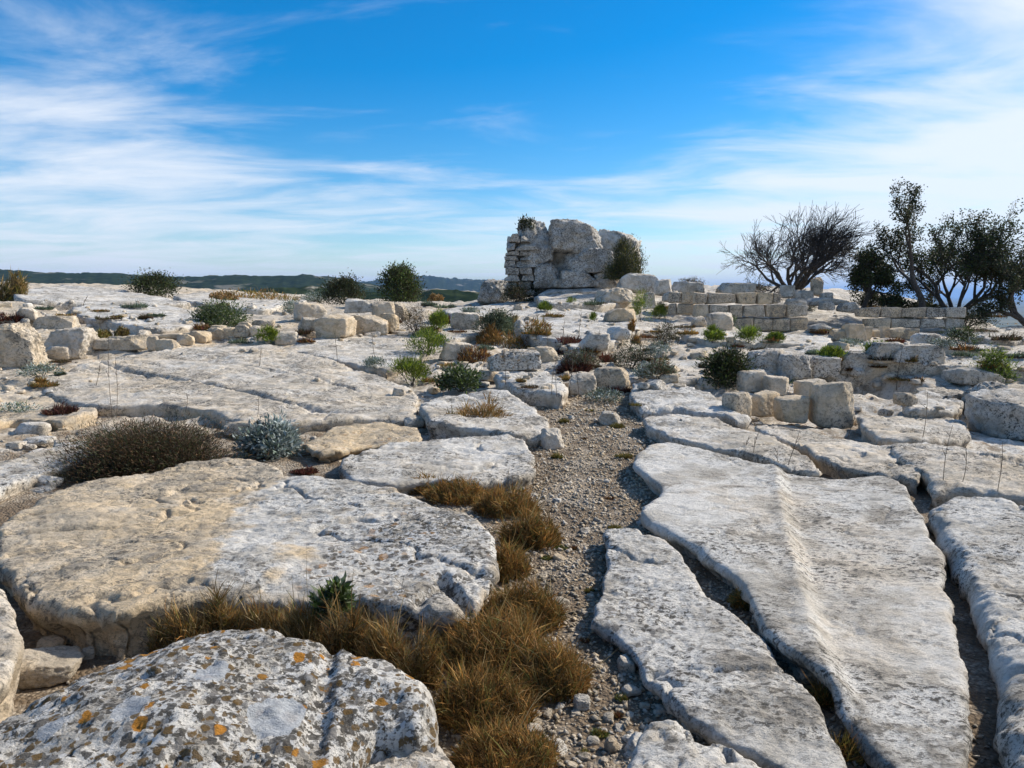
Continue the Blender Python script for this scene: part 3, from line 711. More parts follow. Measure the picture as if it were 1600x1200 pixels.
# rubble mound behind the wall
for lab, b, yy, cr in [
    ('slanted long block lying behind the long wall', (1120,440,1176,457), 28, .4), ('rounded stone at the right end of the long wall top', (1219,443,1240,463), 28, .4),
    ('upright pale standing stone on the rubble mound', (1267,431,1284,460), 28.5, .6), ('pale low stone left of the standing stone', (1238,451,1268,466), 28.3, .4),
    ('pale low stone right of the standing stone', (1282,455,1300,466), 28.2, .4), ('flat grey stone under the standing stone', (1255,462,1320,476), 27.6, .3),
    ('grey stone below the mound, left', (1225,464,1258,482), 27.2, .3), ('cream block below the mound, middle', (1280,468,1302,482), 27.0, .5),
    ('grey block below the mound, right', (1308,470,1338,486), 27.0, .3), ('rounded mound stone behind the short return wall', (1046,438,1098,458), 28.5, .3),
    ('broken stone on the bank right of the ruin block', (1022,434,1050,460), 28, .4), ('low broken stone beside the bank stone', (1036,452,1064,470), 27.5, .4)]:
    o = rk(lab, *b, .7, .7, .1, cr, .4, Y=yy, name='rubble_block', cat='stone block')
    o.location.z -= .05
# ------------------------------------------------------------------ the ruin: giant blocks and a stub of masonry
YR = 33.0
ruin = empty('ruin', at(895, 462, YR))
tag(ruin, 'towering ruin of giant weathered limestone blocks on the plateau', 'ruin')
def rp(x0, y0, x1, y1, Y, depth, block, seed, cream=.15, lich=.85, yaw=0, tilt=0, roll=0, cuts=6, n=26, name='boulder', rough=1.15):
    cream -= .1; lich = min(1, lich + .1)  # weathered grey, deepened to paint shade into the ruin's front faces
    block = min(1.0, block + .12)
    c = at((x0 + x1) / 2, y1, Y); W = (x1 - x0) * Y / F; Hh = (y1 - y0) * Y / F
    return rock_obj(name, Vector((c[0], Y + depth / 2, c[2])), W, depth, Hh, n, block, seed, yaw, tilt, roll, cream, lich, .1, parent=ruin, cuts=cuts, rough=rough)
rp(838, 380, 984, 466, 34.2, 2.6, .55, 1, .2, .4)
rp(793, 372, 862, 466, 33.6, 2.2, .8, 41, .2, .7, cuts=2)                         # core
rp(854, 338, 948, 402, 32.9, 2.6, .78, 2, .1, .95, yaw=.12, roll=.1)       # overhanging head
rp(922, 352, 980, 432, 33.7, 2.4, .6, 3, .3, .15, yaw=-.35, roll=.38)               # right shoulder, sunlit side painted in as a paler tone
rp(968, 388, 1006, 444, 34.4, 2.0, .5, 13, .25, .2)
rp(813, 342, 863, 416, 33.3, 1.9, .6, 4, .1, .95, yaw=.3, roll=-.08)                 # upper left boulder
rp(888, 388, 959, 426, 32.7, 1.7, .72, 5, .1, .9, yaw=.25, roll=-.17)      # wedge
rp(876, 420, 936, 450, 32.6, 1.6, .92, 6, .1, .9, yaw=.05)
rp(928, 422, 966, 452, 32.9, 1.5, .75, 7, .35, .25)
rp(832, 413, 876, 450, 33.0, 1.5, .5, 8, .1, .9)
rp(866, 436, 882, 450, 32.7, .6, .5, 9, .3, .4)
rs = np.random.RandomState(5)
y = 462
while y > 366:                                                            # masonry pillar in thin courses
    hh = rs.uniform(8, 15); xl = 789 + (6 if y < 385 else 0) + rs.uniform(-2, 3); xm = rs.uniform(805, 815)
    rp(xl, y - hh, xm, y, 33.1 + rs.uniform(-.1, .15), 1.6, .9, int(y * 3), .3, 1.0, n=16, cuts=4, name='course_stone', rough=1.8)
    rp(xm, y - hh, rs.uniform(830, 842), y, 33.1 + rs.uniform(-.1, .2), 1.6, .9, int(y * 5), .3, 1.0, n=16, cuts=4, name='course_stone', rough=1.8)
    y -= hh * .96
rp(840, 447, 962, 470, 32.3, 2.2, .9, 31, .15, .5, name='plinth')
tag(rock_obj('boulder', Vector(at(994, 458, 31.5)), 1.75, 1.4, .85, 26, .7, 77, .1, 0, .06, .15, .45), 'long grey block fallen at the right foot of the ruin', 'rock')
tag(rock_obj('boulder', Vector(at(768, 474, 37)), 1.9, 2.0, 1.2, 26, .35, 78, .1, 0, 0, .1, .95), 'dark hump of rock left behind the ruin', 'rock')
rk('layered cream stub of masonry below the ruin', 932, 463, 990, 486, .7, .8, .1, .5, .3, rough=1.6, name='rubble_block', cat='stone block')
rk('squared cream ledge block under the masonry stub', 945, 482, 995, 503, .92, .7, .05, .85, .1, name='stone_block', cat='stone block')
rk('dark squared pier right of the masonry stub', 1005, 455, 1022, 482, .9, .8, .05, .3, .6, Y=26, name='stone_block', cat='stone block')

# ------------------------------------------------------------------ loose rubble
protos = []
_made = [0]
for k in range(8):
    V, Fq = rock_verts(1, .85, .62, 9, .35 + .06 * k, 300 + k, 6, 1.2)
    tone = np.zeros((len(V), 4), np.float32); tone[:] = (.2 + .1 * k, .2, 0, 1)
    o = mk('loose_stone', V, Fq, ROCK, cols=tone); protos.append(o.data); bpy.data.objects.remove(o)
rs = np.random.RandomState(12)
def loose(px, py, size, label, group, name='loose_stone'):
    c = hit_s(px, py); o = bpy.data.objects.new(name, protos[rs.randint(8)]); COL.objects.link(o)
    s = size * rs.uniform(.7, 1.3); o.scale = (s, s * rs.uniform(.7, 1.1), s * rs.uniform(.6, 1.1)); o.rotation_euler = (rs.uniform(-.2, .2), rs.uniform(-.2, .2), rs.uniform(0, 6.3))
    o.location = (c[0], c[1], c[2] - s * .2); tag(o, label, 'stone', group)
def area(n, x0, y0, x1, y1, smin, smax, label, group):
    for i in range(n):
        loose(rs.uniform(x0, x1), rs.uniform(y0, y1), smin + (smax - smin) * rs.rand() ** 2.2, label, group)
area(34, -10, 640, 130, 770, .06, .26, 'loose white stone in the rubble patch left of the heath bush', 'rubble left of the heath bush')
area(52, 990, 520, 1130, 610, .08, .38, 'loose pale stone on the stony slope beside the dark green shrub', 'stones on the slope right of centre')
area(50, 640, 540, 990, 612, .06, .3, 'loose pale stone among the plants at the head of the path', 'stones at the path head')
area(32, 0, 480, 470, 560, .08, .34, 'loose cream stone on the left rise', 'stones on the left rise')
area(44, 480, 474, 1000, 530, .08, .34, 'loose pale stone on the central plateau', 'stones on the central plateau')
area(36, 1100, 520, 1600, 600, .08, .36, 'loose grey stone around the trench on the right', 'stones around the trench')
area(20, 380, 660, 560, 735, .04, .13, 'small cream stone beside the silvery plant', 'stones near the silvery plant')
area(18, 1130, 640, 1420, 690, .05, .14, 'small stone scattered round the block pile', 'stones round the block pile')
def rubble(n):
    rs = np.random.RandomState(61); Vs, Fs, ts = [], [], []; k = 0
    base = [rock_verts(1, .8, .6, 5, .5, 500 + j, 6, 1.3) for j in range(12)]
    for i in range(n):
        px, py = rs.uniform(-40, 1640), 476 + 190 * rs.rand() ** 1.5
        if py > 610 and 160 < px < 1130: continue
        if 100 < px < 650 and 540 < py < 660 and rs.rand() < .93: continue
        c = hit_s(px, py); V, Fq = base[rs.randint(12)]; s = .03 + .19 * rs.rand() ** 3; a = rs.uniform(0, 6.3)
        q = V * s * np.array([1, rs.uniform(.7, 1.1), rs.uniform(.5, 1)]); ca, sa = math.cos(a), math.sin(a)
        q = np.stack([q[:, 0] * ca - q[:, 1] * sa, q[:, 0] * sa + q[:, 1] * ca, q[:, 2] - s * .1], 1) + c
        Vs.append(q); Fs.append(Fq + k); k += len(q); ts.append(np.tile([rs.uniform(0, 1), rs.uniform(0, .5), 0, 1], (len(q), 1)))
    o = mk('rubble', np.concatenate(Vs), np.concatenate(Fs), ROCK, cols=np.concatenate(ts)); o['kind'] = 'stuff'
rubble(1500)
def pebbles(n):
    k = 0
    while k < n:
        px, py = rs.uniform(740, 1060), 620 + 580 * rs.rand() ** .8
        c = hit(px, py)
        if gravelness(np.array([c[0]]), np.array([c[1]]))[0] < .5: continue
        loose(px, py, rs.uniform(.018, .05) if rs.rand() < .85 else rs.uniform(.05, .09), 'small pale pebble lying on the gravel path', 'pebbles on the path', 'pebble'); k += 1
pebbles(220)
def gravel(n):
    rs = np.random.RandomState(33); C = []
    Y = 1.4 * (11 / 1.4) ** rs.rand(n * 3); X = .02 + .095 * Y + rs.normal(size=n * 3) * 1.0
    q = (gravelness(X, Y) > rs.rand(n * 3) * .9) | (rs.rand(n * 3) < .25); X, Y = X[q][:n], Y[q][:n]; m = len(X)
    Z = H(X, Y) + .018 * fbm(np.stack([X, Y, 0 * X], 1) * 5, 3, .6)
    r = (.003 + .010 * rs.rand(m) ** 2.5) * (1 + .10 * Y)
    base = np.array([[1, 0, 0], [0, 1, 0], [-1, 0, 0], [0, -1, 0], [0, 0, .8], [0, 0, -.6]], float)
    f = np.array([[0, 1, 4], [1, 2, 4], [2, 3, 4], [3, 0, 4], [1, 0, 5], [2, 1, 5], [3, 2, 5], [0, 3, 5]])
    V = base[None] * (1 + .5 * rs.uniform(-1, 1, (m, 6, 3))) ; a = rs.uniform(0, 6.3, m)
    V = V + .25 * rs.normal(size=(m, 6, 3))
    V = V * r[:, None, None]; V += np.stack([X, Y, Z + r * .3], 1)[:, None, :]
    Fq = (f[None] + 6 * np.arange(m)[:, None, None]).reshape(-1, 3)
    t = np.repeat(rs.rand(m), 6); tone = np.stack([.35 + .6 * t, np.repeat(rs.rand(m) ** 2 * .5, 6), 0 * t, 1 + 0 * t], 1)
    o = mk('gravel', V.reshape(-1, 3), Fq, ROCK, cols=tone, smooth=False); o['kind'] = 'stuff'
    tag(o, 'fine pale limestone gravel strewn over the path', 'gravel')
gravel(26000)
# ------------------------------------------------------------------ plants
def blades_mesh(name, base, dirs, L, Wd, cols, parent=None, mat=BLADE, droop=.3, seed=0):
    """thin bent blades: base points, unit directions, lengths, widths"""
    rs = np.random.RandomState(seed); n = len(base)
    side = np.cross(dirs, rs.normal(size=(n, 3))); side /= np.linalg.norm(side, axis=1)[:, None] + 1e-9
    bend = rs.normal(size=(n, 3)) * droop; bend[:, 2] -= droop * .3
    mid = base + dirs * (L * .55)[:, None] + bend * (L * .18)[:, None]; tip = base + dirs * L[:, None] + bend * (L * .55)[:, None]
    w = (side * Wd[:, None]) * .5
    V = np.stack([base - w, base + w, mid + w * .8, mid - w * .8, tip], 1).reshape(-1, 3)
    k = 5 * np.arange(n)[:, None]
    T = np.concatenate([k + np.array([[0, 1, 2]]), k + np.array([[0, 2, 3]]), k + np.array([[3, 2, 4]])])
    return mk(name, V, T, mat, parent, np.repeat(cols, 5, axis=0), 'col', False)
def leaves_mesh(name, pts, dirs, L, Wd, cols, parent=None, seed=0):
    rs = np.random.RandomState(seed); n = len(pts)
    side = np.cross(dirs, rs.normal(size=(n, 3))); side /= np.linalg.norm(side, axis=1)[:, None] + 1e-9
    w = side * (Wd * .5)[:, None]; up = np.cross(side, dirs) * (L * .12)[:, None]
    V = np.stack([pts, pts + dirs * (L * .5)[:, None] + w + up, pts + dirs * L[:, None], pts + dirs * (L * .5)[:, None] - w + up], 1).reshape(-1, 3)
    k = 4 * np.arange(n)[:, None]
    return mk(name, V, k + np.array([[0, 1, 2, 3]]), LEAF, parent, np.repeat(cols, 4, axis=0), 'col', False)
def unit(v): return v / (np.linalg.norm(v, axis=1)[:, None] + 1e-9)
def palette(rs, n, cols, jit=.25):
    c = np.array(cols)[rs.randint(len(cols), size=n)]; return np.clip(c * (1 + jit * rs.normal(size=(n, 1))), .004, 1)
BROWN = [(.33, .16, .04), (.38, .215, .065), (.24, .11, .03), (.19, .115, .03), (.15, .105, .028)]
OLIVE = [(.14, .125, .028), (.18, .155, .038), (.095, .10, .028), (.23, .145, .04)]
STRAW = [(.34, .25, .12), (.28, .20, .09), (.20, .14, .055)]
RED = [(.085, .022, .018), (.12, .035, .025), (.06, .025, .015), (.09, .05, .025)]
GREEN = [(.075, .115, .025), (.10, .145, .03), (.055, .085, .02)]
LIME = [(.19, .25, .02), (.24, .28, .03), (.12, .18, .015)]
DARK = [(.03, .044, .018), (.042, .058, .022), (.052, .062, .025), (.06, .052, .024)]
BLUEG = [(.10, .13, .075), (.13, .16, .095), (.075, .10, .055)]
SILVER = [(.30, .35, .33), (.24, .29, .28), (.38, .42, .39), (.15, .20, .16)]
HEATH = [(.06, .038, .024), (.09, .055, .03), (.055, .06, .022), (.045, .05, .02), (.14, .08, .04)]
_pid = [0]
def tuft(label, px, py, wpx, hpx, n, pal, group=None, spread=.6, wid=.0022, name='grass_clump', cat='grass clump', depth=.8, droop=.35, h=0.0, Y=None, sink=0.0):
    """a clump of fine blades wpx wide and hpx tall in the photo, rooted at px, py"""
    _pid[0] += 1; rs = np.random.RandomState(_pid[0])
    c = (hit_s(px, py) if h == 0 else hit(px, py, h)) if Y is None else at(px, py, Y)
    c = c + np.array([0, 0, h]); d = np.linalg.norm(c - np.array([0, 0, EYE])); W = wpx * d / F; Hh = hpx * d / F
    Hv = Hh; Hh = Hh + sink; c[2] -= sink
    a = rs.uniform(0, 6.283, n); r = np.sqrt(rs.rand(n))
    loc = np.stack([np.cos(a) * r * W * .42, np.sin(a) * r * W * .42 * depth, 0 * r], 1)
    if n <= 420: loc[:, :2] *= .8
    lump = fbm(np.concatenate([loc[:, :2] / max(W, .2) * 5, np.full((n, 1), _pid[0] * 2.3)], 1), 2)
    if Y is None and n > 420:
        loc[:, 2] = (surf(c[0] + loc[:, 0], c[1] + loc[:, 1]) - c[2] if h == 0 and py <= 645 else H(c[0] + loc[:, 0], c[1] + loc[:, 1]) - c[2] + h - sink)
    dirs = unit(np.stack([loc[:, 0] / W * 2 * spread, loc[:, 1] / W * 2 * spread, np.ones(n)], 1) + .42 * rs.normal(size=(n, 3)) * np.array([1, 1, .2]))
    ns_ = max(5, n // 70); sub = rs.uniform(-.5, .5, (ns_, 2)); sdir = rs.normal(size=(ns_, 3)) * np.array([.38, .38, .1]); slen = rs.uniform(.55, 1.15, ns_)
    kk = np.argmin(((loc[:, None, :2] / W - sub[None] * np.array([.9, .9 * depth])) ** 2).sum(2), 1) if n < 9000 else rs.randint(ns_, size=n)
    dirs = unit(dirs + sdir[kk])
    if n > 1000: loc[:, 2] += (rs.rand(n) ** 1.2) * slen[kk] * Hh * .68 * (1 - .6 * r ** 2)
    L = slen[kk] * Hh * (.36 if n > 1000 else .62) * (1 - .35 * r ** 2) * rs.uniform(.45, 1.05, n) * (1 + .7 * lump)
    cols = palette(rs, n, pal); cols *= ((1 + .5 * lump) * rs.uniform(.65, 1.3, ns_)[kk])[:, None]
    if n > 1000:
        k = rs.rand(n) < .012; L[k] *= rs.uniform(1.6, 2.6, k.sum()); cols[k] = palette(rs, k.sum(), STRAW)   # taller straw stems
    o = blades_mesh(name, loc, dirs, np.clip(L, .02, None), np.maximum(wid, .0007 * d) * rs.uniform(.6, 2.0, n), np.clip(cols, .004, 1), droop=droop, seed=_pid[0])
    o.location = c
    return tag(o, label, cat, group)
def tube(paths, rads, sides=5):
    V, T = [], []; k = 0
    for P, r in zip(paths, rads):
        P = np.asarray(P); n = len(P); t = np.gradient(P, axis=0); t = unit(t)
        a = np.cross(t, np.array([.31, .93, .17])); a = unit(a); b = np.cross(t, a)
        th = np.arange(sides) * 2 * math.pi / sides
        ring = P[:, None] + np.asarray(r)[:, None, None] * (np.cos(th)[None, :, None] * a[:, None] + np.sin(th)[None, :, None] * b[:, None])
        V.append(ring.reshape(-1, 3)); i = k + np.arange((n - 1) * sides).reshape(n - 1, sides); j = np.roll(i, -1, axis=1)
        T.append(np.stack([i, j, j + sides, i + sides], -1).reshape(-1, 4)); k += n * sides
    return np.concatenate(V), np.concatenate(T)
def shrub(label, px, py, wpx, hpx, n, pal, leaf=.035, asp=.45, group=None, name='shrub', cat='shrub', depth=.9, clumps=40, up=.5, Y=None, base=.15, h=0., stems=8, fill=.75):
    """twiggy stems carrying clumps of leaf-sized faces"""
    _pid[0] += 1; rs = np.random.RandomState(_pid[0])
    c = (hit_s(px, py) if h == 0 else hit(px, py, h)) if Y is None else at(px, py, Y)
    c = c + np.array([0, 0, h]); d = np.linalg.norm(c - np.array([0, 0, EYE])); W = wpx * d / F; Hh = hpx * d / F
    n = int(n * 1.7)
    e = empty(name, c); tag(e, label, cat, group)
    v = unit(rs.normal(size=(clumps, 3))); v[:, 2] = np.abs(v[:, 2]) * 1.1 - .1
    v = v * (fill + (1 - fill) * rs.rand(clumps)[:, None]) * rs.uniform(.45, 1.0, (clumps, 1)) ** .5
    C = v * np.array([W * .44, W * .44 * depth, Hh * (1 - base) * .86]) + np.array([0, 0, Hh * base])
    k = rs.randint(clumps, size=n); cr = rs.uniform(.10, .2, clumps)
    off = rs.normal(size=(n, 3)) * cr[k][:, None] * np.array([W, W, Hh]) * .62
    pts = C[k] + off; pts[:, 2] = np.maximum(pts[:, 2], .01)
    dirs = unit(unit(off) + np.array([0, 0, up]) + .5 * rs.normal(size=(n, 3)))
    lf = max(leaf * 1.25, .0022 * d)
    tonec = 1 + .3 * rs.normal(size=clumps)
    leaves_mesh('foliage', pts, dirs, lf * rs.uniform(.6, 1.3, n), lf * asp * rs.uniform(.7, 1.2, n), np.clip(palette(rs, n, pal, .2) * tonec[k][:, None], .004, 1), e, _pid[0])
    ps, rr = [], []
    for j in rs.choice(clumps, min(clumps, stems), False):
        a = np.array([rs.normal() * W * .04, rs.normal() * W * .04, -.03]); b = C[j]; m = (a + b) / 2 + np.array([0, 0, Hh * .08])
        ps.append([a, m, b]); r0 = max(.004, W * .012); rr.append([r0, r0 * .7, r0 * .3])
    V, T = tube(ps, rr, 4); mk('stem', V, T, BARK, e)
    return e
# the band of golden-brown grass in the foreground cracks
B1 = 'golden-brown grass clump '
for lab, px, py, wp, hp, n in [
    (B1 + 'lowest in the crack, touching the bottom edge', 790, 1195, 150, 90, 5200), (B1 + 'right of the lichened boulder corner', 760, 1120, 150, 110, 5600),
    (B1 + 'reaching furthest right onto the gravel', 860, 1075, 120, 105, 4600), (B1 + 'in the middle of the wide grass band', 775, 1040, 165, 130, 6000),
    (B1 + 'beside the black crack of the lichened slab', 815, 975, 130, 100, 4600), (B1 + 'left end of the wide grass band', 715, 1020, 85, 80, 3000),
    (B1 + 'narrow neck between slab and gravel', 790, 900, 76, 84, 2600), (B1 + 'bulging onto the path above the neck', 830, 850, 95, 82, 3600),
    (B1 + 'behind the lichened slab, right', 790, 800, 105, 62, 3200), (B1 + 'behind the lichened slab, middle', 715, 780, 110, 56, 3000),
    (B1 + 'behind the lichened slab, left end with pale plumes', 660, 766, 75, 40, 1900)]:
    tuft(lab, px, py, wp * 1.1, hp * .8, int(n * 1.5), BROWN + BROWN + BROWN[:2] + OLIVE, 'golden-brown grass in the foreground cracks', droop=.75)
for i, (px, py, wp, hp, n) in enumerate([(345, 952, 80, 52, 2200), (410, 958, 80, 46, 2200), (470, 968, 75, 50, 2100), (540, 985, 90, 76, 3000), (600, 1000, 80, 66, 2400), (655, 1012, 70, 60, 2000), (280, 966, 90, 40, 1500)]):
    tuft(['straw-topped', 'short brown', 'mixed brown', 'tall green-flecked', 'orange-brown', 'dark brown', 'sparse low'][i] + ' grass tuft in the crack above the lichened boulder', px, py + 2, wp * 1.15, hp * 1.0, int(n * 1.5), BROWN + STRAW + OLIVE[:1], spread=.2, droop=.35, h=.2, depth=.4, sink=.17)
shrub('small sage-green leafy plant rising from the crack grass', 520, 955, 42, 44, 420, BLUEG + GREEN, .04, .4, clumps=14, stems=4, h=.22)
tuft('brown grass tuft against the grey slab beside the path', 755, 668, 100, 62, 2600, BROWN + STRAW, spread=.7)
tuft('lower green-brown grass tuft left of the slab tuft', 712, 672, 66, 38, 1200, OLIVE + BROWN)
tuft('round golden tuft growing in the gap between right slabs', 1162, 948, 50, 40, 1700, BROWN[:2] + OLIVE, spread=.9)
tuft('sparse golden tuft lower in the gap between right slabs', 1290, 1095, 46, 50, 700, BROWN + OLIVE)
tuft('sparse brown tuft in the gap near the bottom edge', 1330, 1180, 60, 60, 700, BROWN + OLIVE)
for i, (px, py, wp, hp) in enumerate([(975, 715, 34, 22), (870, 716, 24, 18), (965, 668, 32, 14), (1120, 890, 36, 18), (960, 826, 30, 12), (880, 660, 26, 14)]):
    tuft(['on the path by the ridged slab tip', 'below the standing white stone', 'behind the small white path rock', 'in the gap left of the round golden tuft', 'at the tip of the dark wedge slab', 'at the head of the gravel path'][i].join(['small green-brown grass tuft ', '']), px, py, wp, hp, 420, OLIVE)
# heath bush and silvery plant
shrub('wide low dark heath bush lying on the cream slab', 238, 738, 262, 84, 28000, HEATH, .036, .13, name='heath_bush', cat='bush', clumps=130, up=.7, base=.05, stems=90, depth=.6, fill=.5)
_e = hit(238, 738); tuft('brown dead twigs along the foot of the heath bush', 232, 742, 235, 40, 3600, HEATH + BROWN[2:4], None, 1.6, .003, 'dead_twigs', 'twigs', .6, .6)
shrub('silvery-leaved plant beside the heath bush', 425, 712, 88, 58, 2600, SILVER, .05, .35, name='silver_plant', cat='plant', clumps=60, base=.1, up=.6)
for i, (px, py, wp, hp) in enumerate([(62, 588, 60, 22), (948, 628, 66, 24), (1010, 590, 50, 26), (1028, 566, 44, 40), (22, 655, 70, 24), (585, 575, 40, 18), (455, 490, 42, 24), (1330, 541, 36, 14), (1470, 552, 40, 14), (735, 490, 30, 12)]):
    shrub('silvery grey cushion plant ' + ['left of the cream ground slab', 'beside red sedum at the path head', 'below the central boulders', 'on the stony slope', 'at the left edge', 'at the end of the smooth pale slab', 'left of the upright square block', 'under the kerb row', 'on the right ledge', 'beyond the centre boulder'][i],
          px, py, wp, hp, 600, SILVER + BLUEG, .03, .4, name='silver_plant', cat='plant', clumps=22, stems=4)
# red sedum patches
for i, (px, py, wp, hp) in enumerate([(95, 645, 50, 28), (690, 505, 34, 34), (880, 535, 70, 28), (965, 612, 50, 22), (15, 500, 40, 22), (895, 580, 66, 40), (10, 570, 50, 18), (940, 560, 50, 36), (475, 738, 46, 14), (675, 660, 40, 12)]):
    tuft('dark red sedum patch ' + ['left of heath bush', 'beside bright pine seedling', 'behind the lichened block', 'by the silvery cushion at path head', 'on the left wall', 'between path-head boulders', 'at the foot of the tall left block', 'right of the round cream boulder', 'behind the broad cream slab', 'left of the brown slab tuft'][i], px, py, wp, hp, 900, RED, None, .9, .006, 'sedum_patch', 'sedum')
# shrubs of the middle distance
for lab, px, py, wp, hp, n, pal, lf, asp in [
    ('round olive-green shrub on the left rise', 346, 512, 86, 44, 3200, BLUEG + GREEN, .05, .4),
    ('blue-green spurge shrub in the centre', 776, 525, 64, 44, 2200, BLUEG, .06, .25),
    ('leafy green shrub at the end of whaleback slab', 720, 610, 72, 42, 1700, BLUEG + GREEN, .05, .4),
    ('dark green dense shrub behind the block pile', 1138, 606, 82, 62, 3400, DARK + GREEN[:1], .055, .28),
    ('dark shrub at the foot of the ruin, left', 815, 470, 62, 42, 2200, DARK, .06, .4),
    ('grey-brown twiggy shrub beside the split block', 648, 520, 56, 50, 1500, HEATH + STRAW[2:], .05, .15),
    ('dark twiggy shrub on the stony slope', 1040, 540, 46, 44, 1100, DARK + HEATH, .06, .15),
    ('grey-green twiggy shrub between the path-head boulders', 985, 575, 60, 48, 1200, DARK + HEATH + BLUEG, .06, .15),
    ('low grey shrub behind the round cream boulder', 905, 575, 60, 34, 1000, BLUEG + HEATH, .05, .2),
    ('green-grey shrub below the stony slope', 1030, 592, 50, 36, 900, HEATH + BLUEG, .05, .2),
    ('bright green bush at the right edge beyond the pit', 1550, 600, 56, 54, 1700, GREEN + LIME, .05, .2),
    ('dark shrub growing on the low two-course wall', 1410, 508, 30, 22, 800, DARK, .05, .35),
    ('dark spreading shrub at the right end of the low wall', 1510, 512, 72, 30, 1800, DARK, .06, .35),
    ('dull green shrub below the low wall end', 1500, 540, 44, 32, 900, DARK + GREEN, .05, .25),
    ('small dark shrub in the corner of the return wall', 1032, 490, 22, 20, 600, GREEN + DARK, .05, .25),
    ('small pale green shrub against the long wall', 1140, 510, 22, 20, 500, BLUEG + GREEN, .05, .3),
    ('dark scrub on the rubble mound', 1262, 484, 34, 24, 700, DARK, .05, .35),
    ('scrub tuft left of the standing stone', 1180, 456, 44, 14, 600, DARK + HEATH, .05, .35),
    ('grey scrub on the bank beside the ruin', 1080, 446, 40, 14, 500, HEATH, .05, .3)]:
    shrub(lab, px, py, wp, hp, n, pal, lf, asp, clumps=36)
for lab, px, py, wp, hp in [
    ('bright pine seedling with two leaders, left of centre', 668, 560, 66, 44), ('bright pine seedling below the two-leader one', 642, 602, 58, 46),
    ('upright pine seedling before the dark red bush', 686, 522, 32, 42), ('small lime seedling by the white pointed stone', 420, 535, 34, 22),
    ('tall green seedling right of the masonry stub', 1000, 502, 36, 52), ('dark green seedling beside the tall one', 1030, 498, 26, 22),
    ('yellow-green cushion on the pale terrace', 1170, 540, 42, 24), ('lime seedling left of the yellow-green cushion', 1114, 535, 30, 26),
    ('small green cushion right of the yellow-green cushion', 1212, 533, 24, 12), ('lime cushion above the trench, left', 1296, 562, 34, 18),
    ('lime cushion above the trench, right', 1372, 557, 40, 18), ('tiny seedling on the central slab', 929, 502, 12, 14),
    ('tiny pair of seedlings before the ruin', 852, 486, 22, 14), ('small green tuft under the plinth', 893, 474, 16, 10)]:
    shrub(lab, px, py, wp, hp, 1100 if wp > 20 else 260, LIME + LIME + GREEN, .07, .15, name='pine_seedling', cat='seedling', clumps=18 if wp > 20 else 6, up=1.4, stems=6, fill=.9)
for i, (px, py, wp, hp, pal) in enumerate([(18, 470, 46, 46, STRAW + OLIVE), (820, 540, 100, 36, OLIVE + BROWN), (765, 535, 50, 34, BROWN), (990, 530, 20, 24, BROWN + STRAW), (160, 530, 30, 18, OLIVE), (190, 524, 22, 18, OLIVE + STRAW), (790, 520, 44, 34, STRAW + OLIVE), (680, 470, 30, 16, BROWN + STRAW), (400, 466, 150, 20, OLIVE + BROWN), (350, 468, 50, 16, BROWN + STRAW), (740, 566, 60, 30, BROWN + RED)]):
    tuft('dry grass clump ' + ['on the left skyline', 'behind the lichened block', 'left above the lichened block', 'right of the central slab', 'on the rubble wall, left one', 'on the rubble wall, right one', 'under the blue-green spurge', 'beside the round-topped shrub', 'spreading along the left skyline', 'at the left end of the skyline strip', 'left of the lichened block'][i], px, py, wp, hp, 1300, pal, spread=.5, wid=.006)
# low plants scattered over the middle distance
rs = np.random.RandomState(90)
for i in range(150):
    px, py = rs.uniform(0, 1600), 478 + 130 * rs.rand() ** 1.1
    if (1000 < px < 1130 and py > 590) or (100 < px < 640 and 538 < py < 650): continue
    pal, lab, gp = [(OLIVE + BROWN, 'small dry grass tuft in a crack of the plateau', 'small dry tufts in the middle distance'), (RED + BROWN[2:], 'small reddish cushion plant in a crack of the plateau', 'small reddish cushions'),
               (HEATH, 'small dark twiggy plant in a crack of the plateau', 'small dark twiggy plants'), (BLUEG + SILVER[3:], 'small grey-green plant in a crack of the plateau', 'small grey-green plants')][rs.randint(4)]
    tuft(lab, px, py, rs.uniform(18, 60), rs.uniform(8, 20), 420, pal, gp, .9, .005, 'low_plant', 'plant')
for i in range(34):
    px, py = rs.uniform(760, 1000), 620 + 560 * rs.rand()
    c_ = hit(px, py)
    if gravelness(c_[:1], c_[1:2])[0] < .6: continue
    tuft('tiny red-brown or green plant rooted in the gravel path', px, py, rs.uniform(10, 34), rs.uniform(5, 12), 200, [RED + BROWN[2:], OLIVE, GREEN + OLIVE][i % 3], 'tiny plants in the path', 1.2, .003, 'low_plant', 'plant')
# skyline shrubs
shrub('round-topped dense shrub standing on the skyline', 624, 470, 70, 66, 5200, DARK + GREEN + [(.06, .06, .02)], .07, .5, clumps=60, base=.1, Y=29)
shrub('dark spreading bush left of the round-topped shrub', 537, 474, 68, 44, 3200, DARK, .07, .45, clumps=46, Y=31)
shrub('ragged dark bush on the left skyline', 242, 468, 80, 46, 3200, DARK + GREEN[:1], .07, .45, clumps=34, Y=30, fill=.6)
shrub('white-grey shrub at the skyline left of the dark bush', 492, 472, 46, 16, 700, SILVER + BLUEG, .05, .4, clumps=20)
shrub('broom shrub growing on the right side of the ruin', 978, 436, 58, 70, 6000, DARK + OLIVE[:1], .10, .2, clumps=46, Y=31.8, up=1.2, base=.05)
shrub('little dark shrub on top of the ruin', 822, 361, 26, 24, 300, DARK, .10, .4, clumps=10, Y=33.6, up=1.0)
shrub('shrub at the base of the masonry pillar', 805, 470, 44, 32, 1500, DARK + HEATH, .06, .35, clumps=26, Y=31.5)

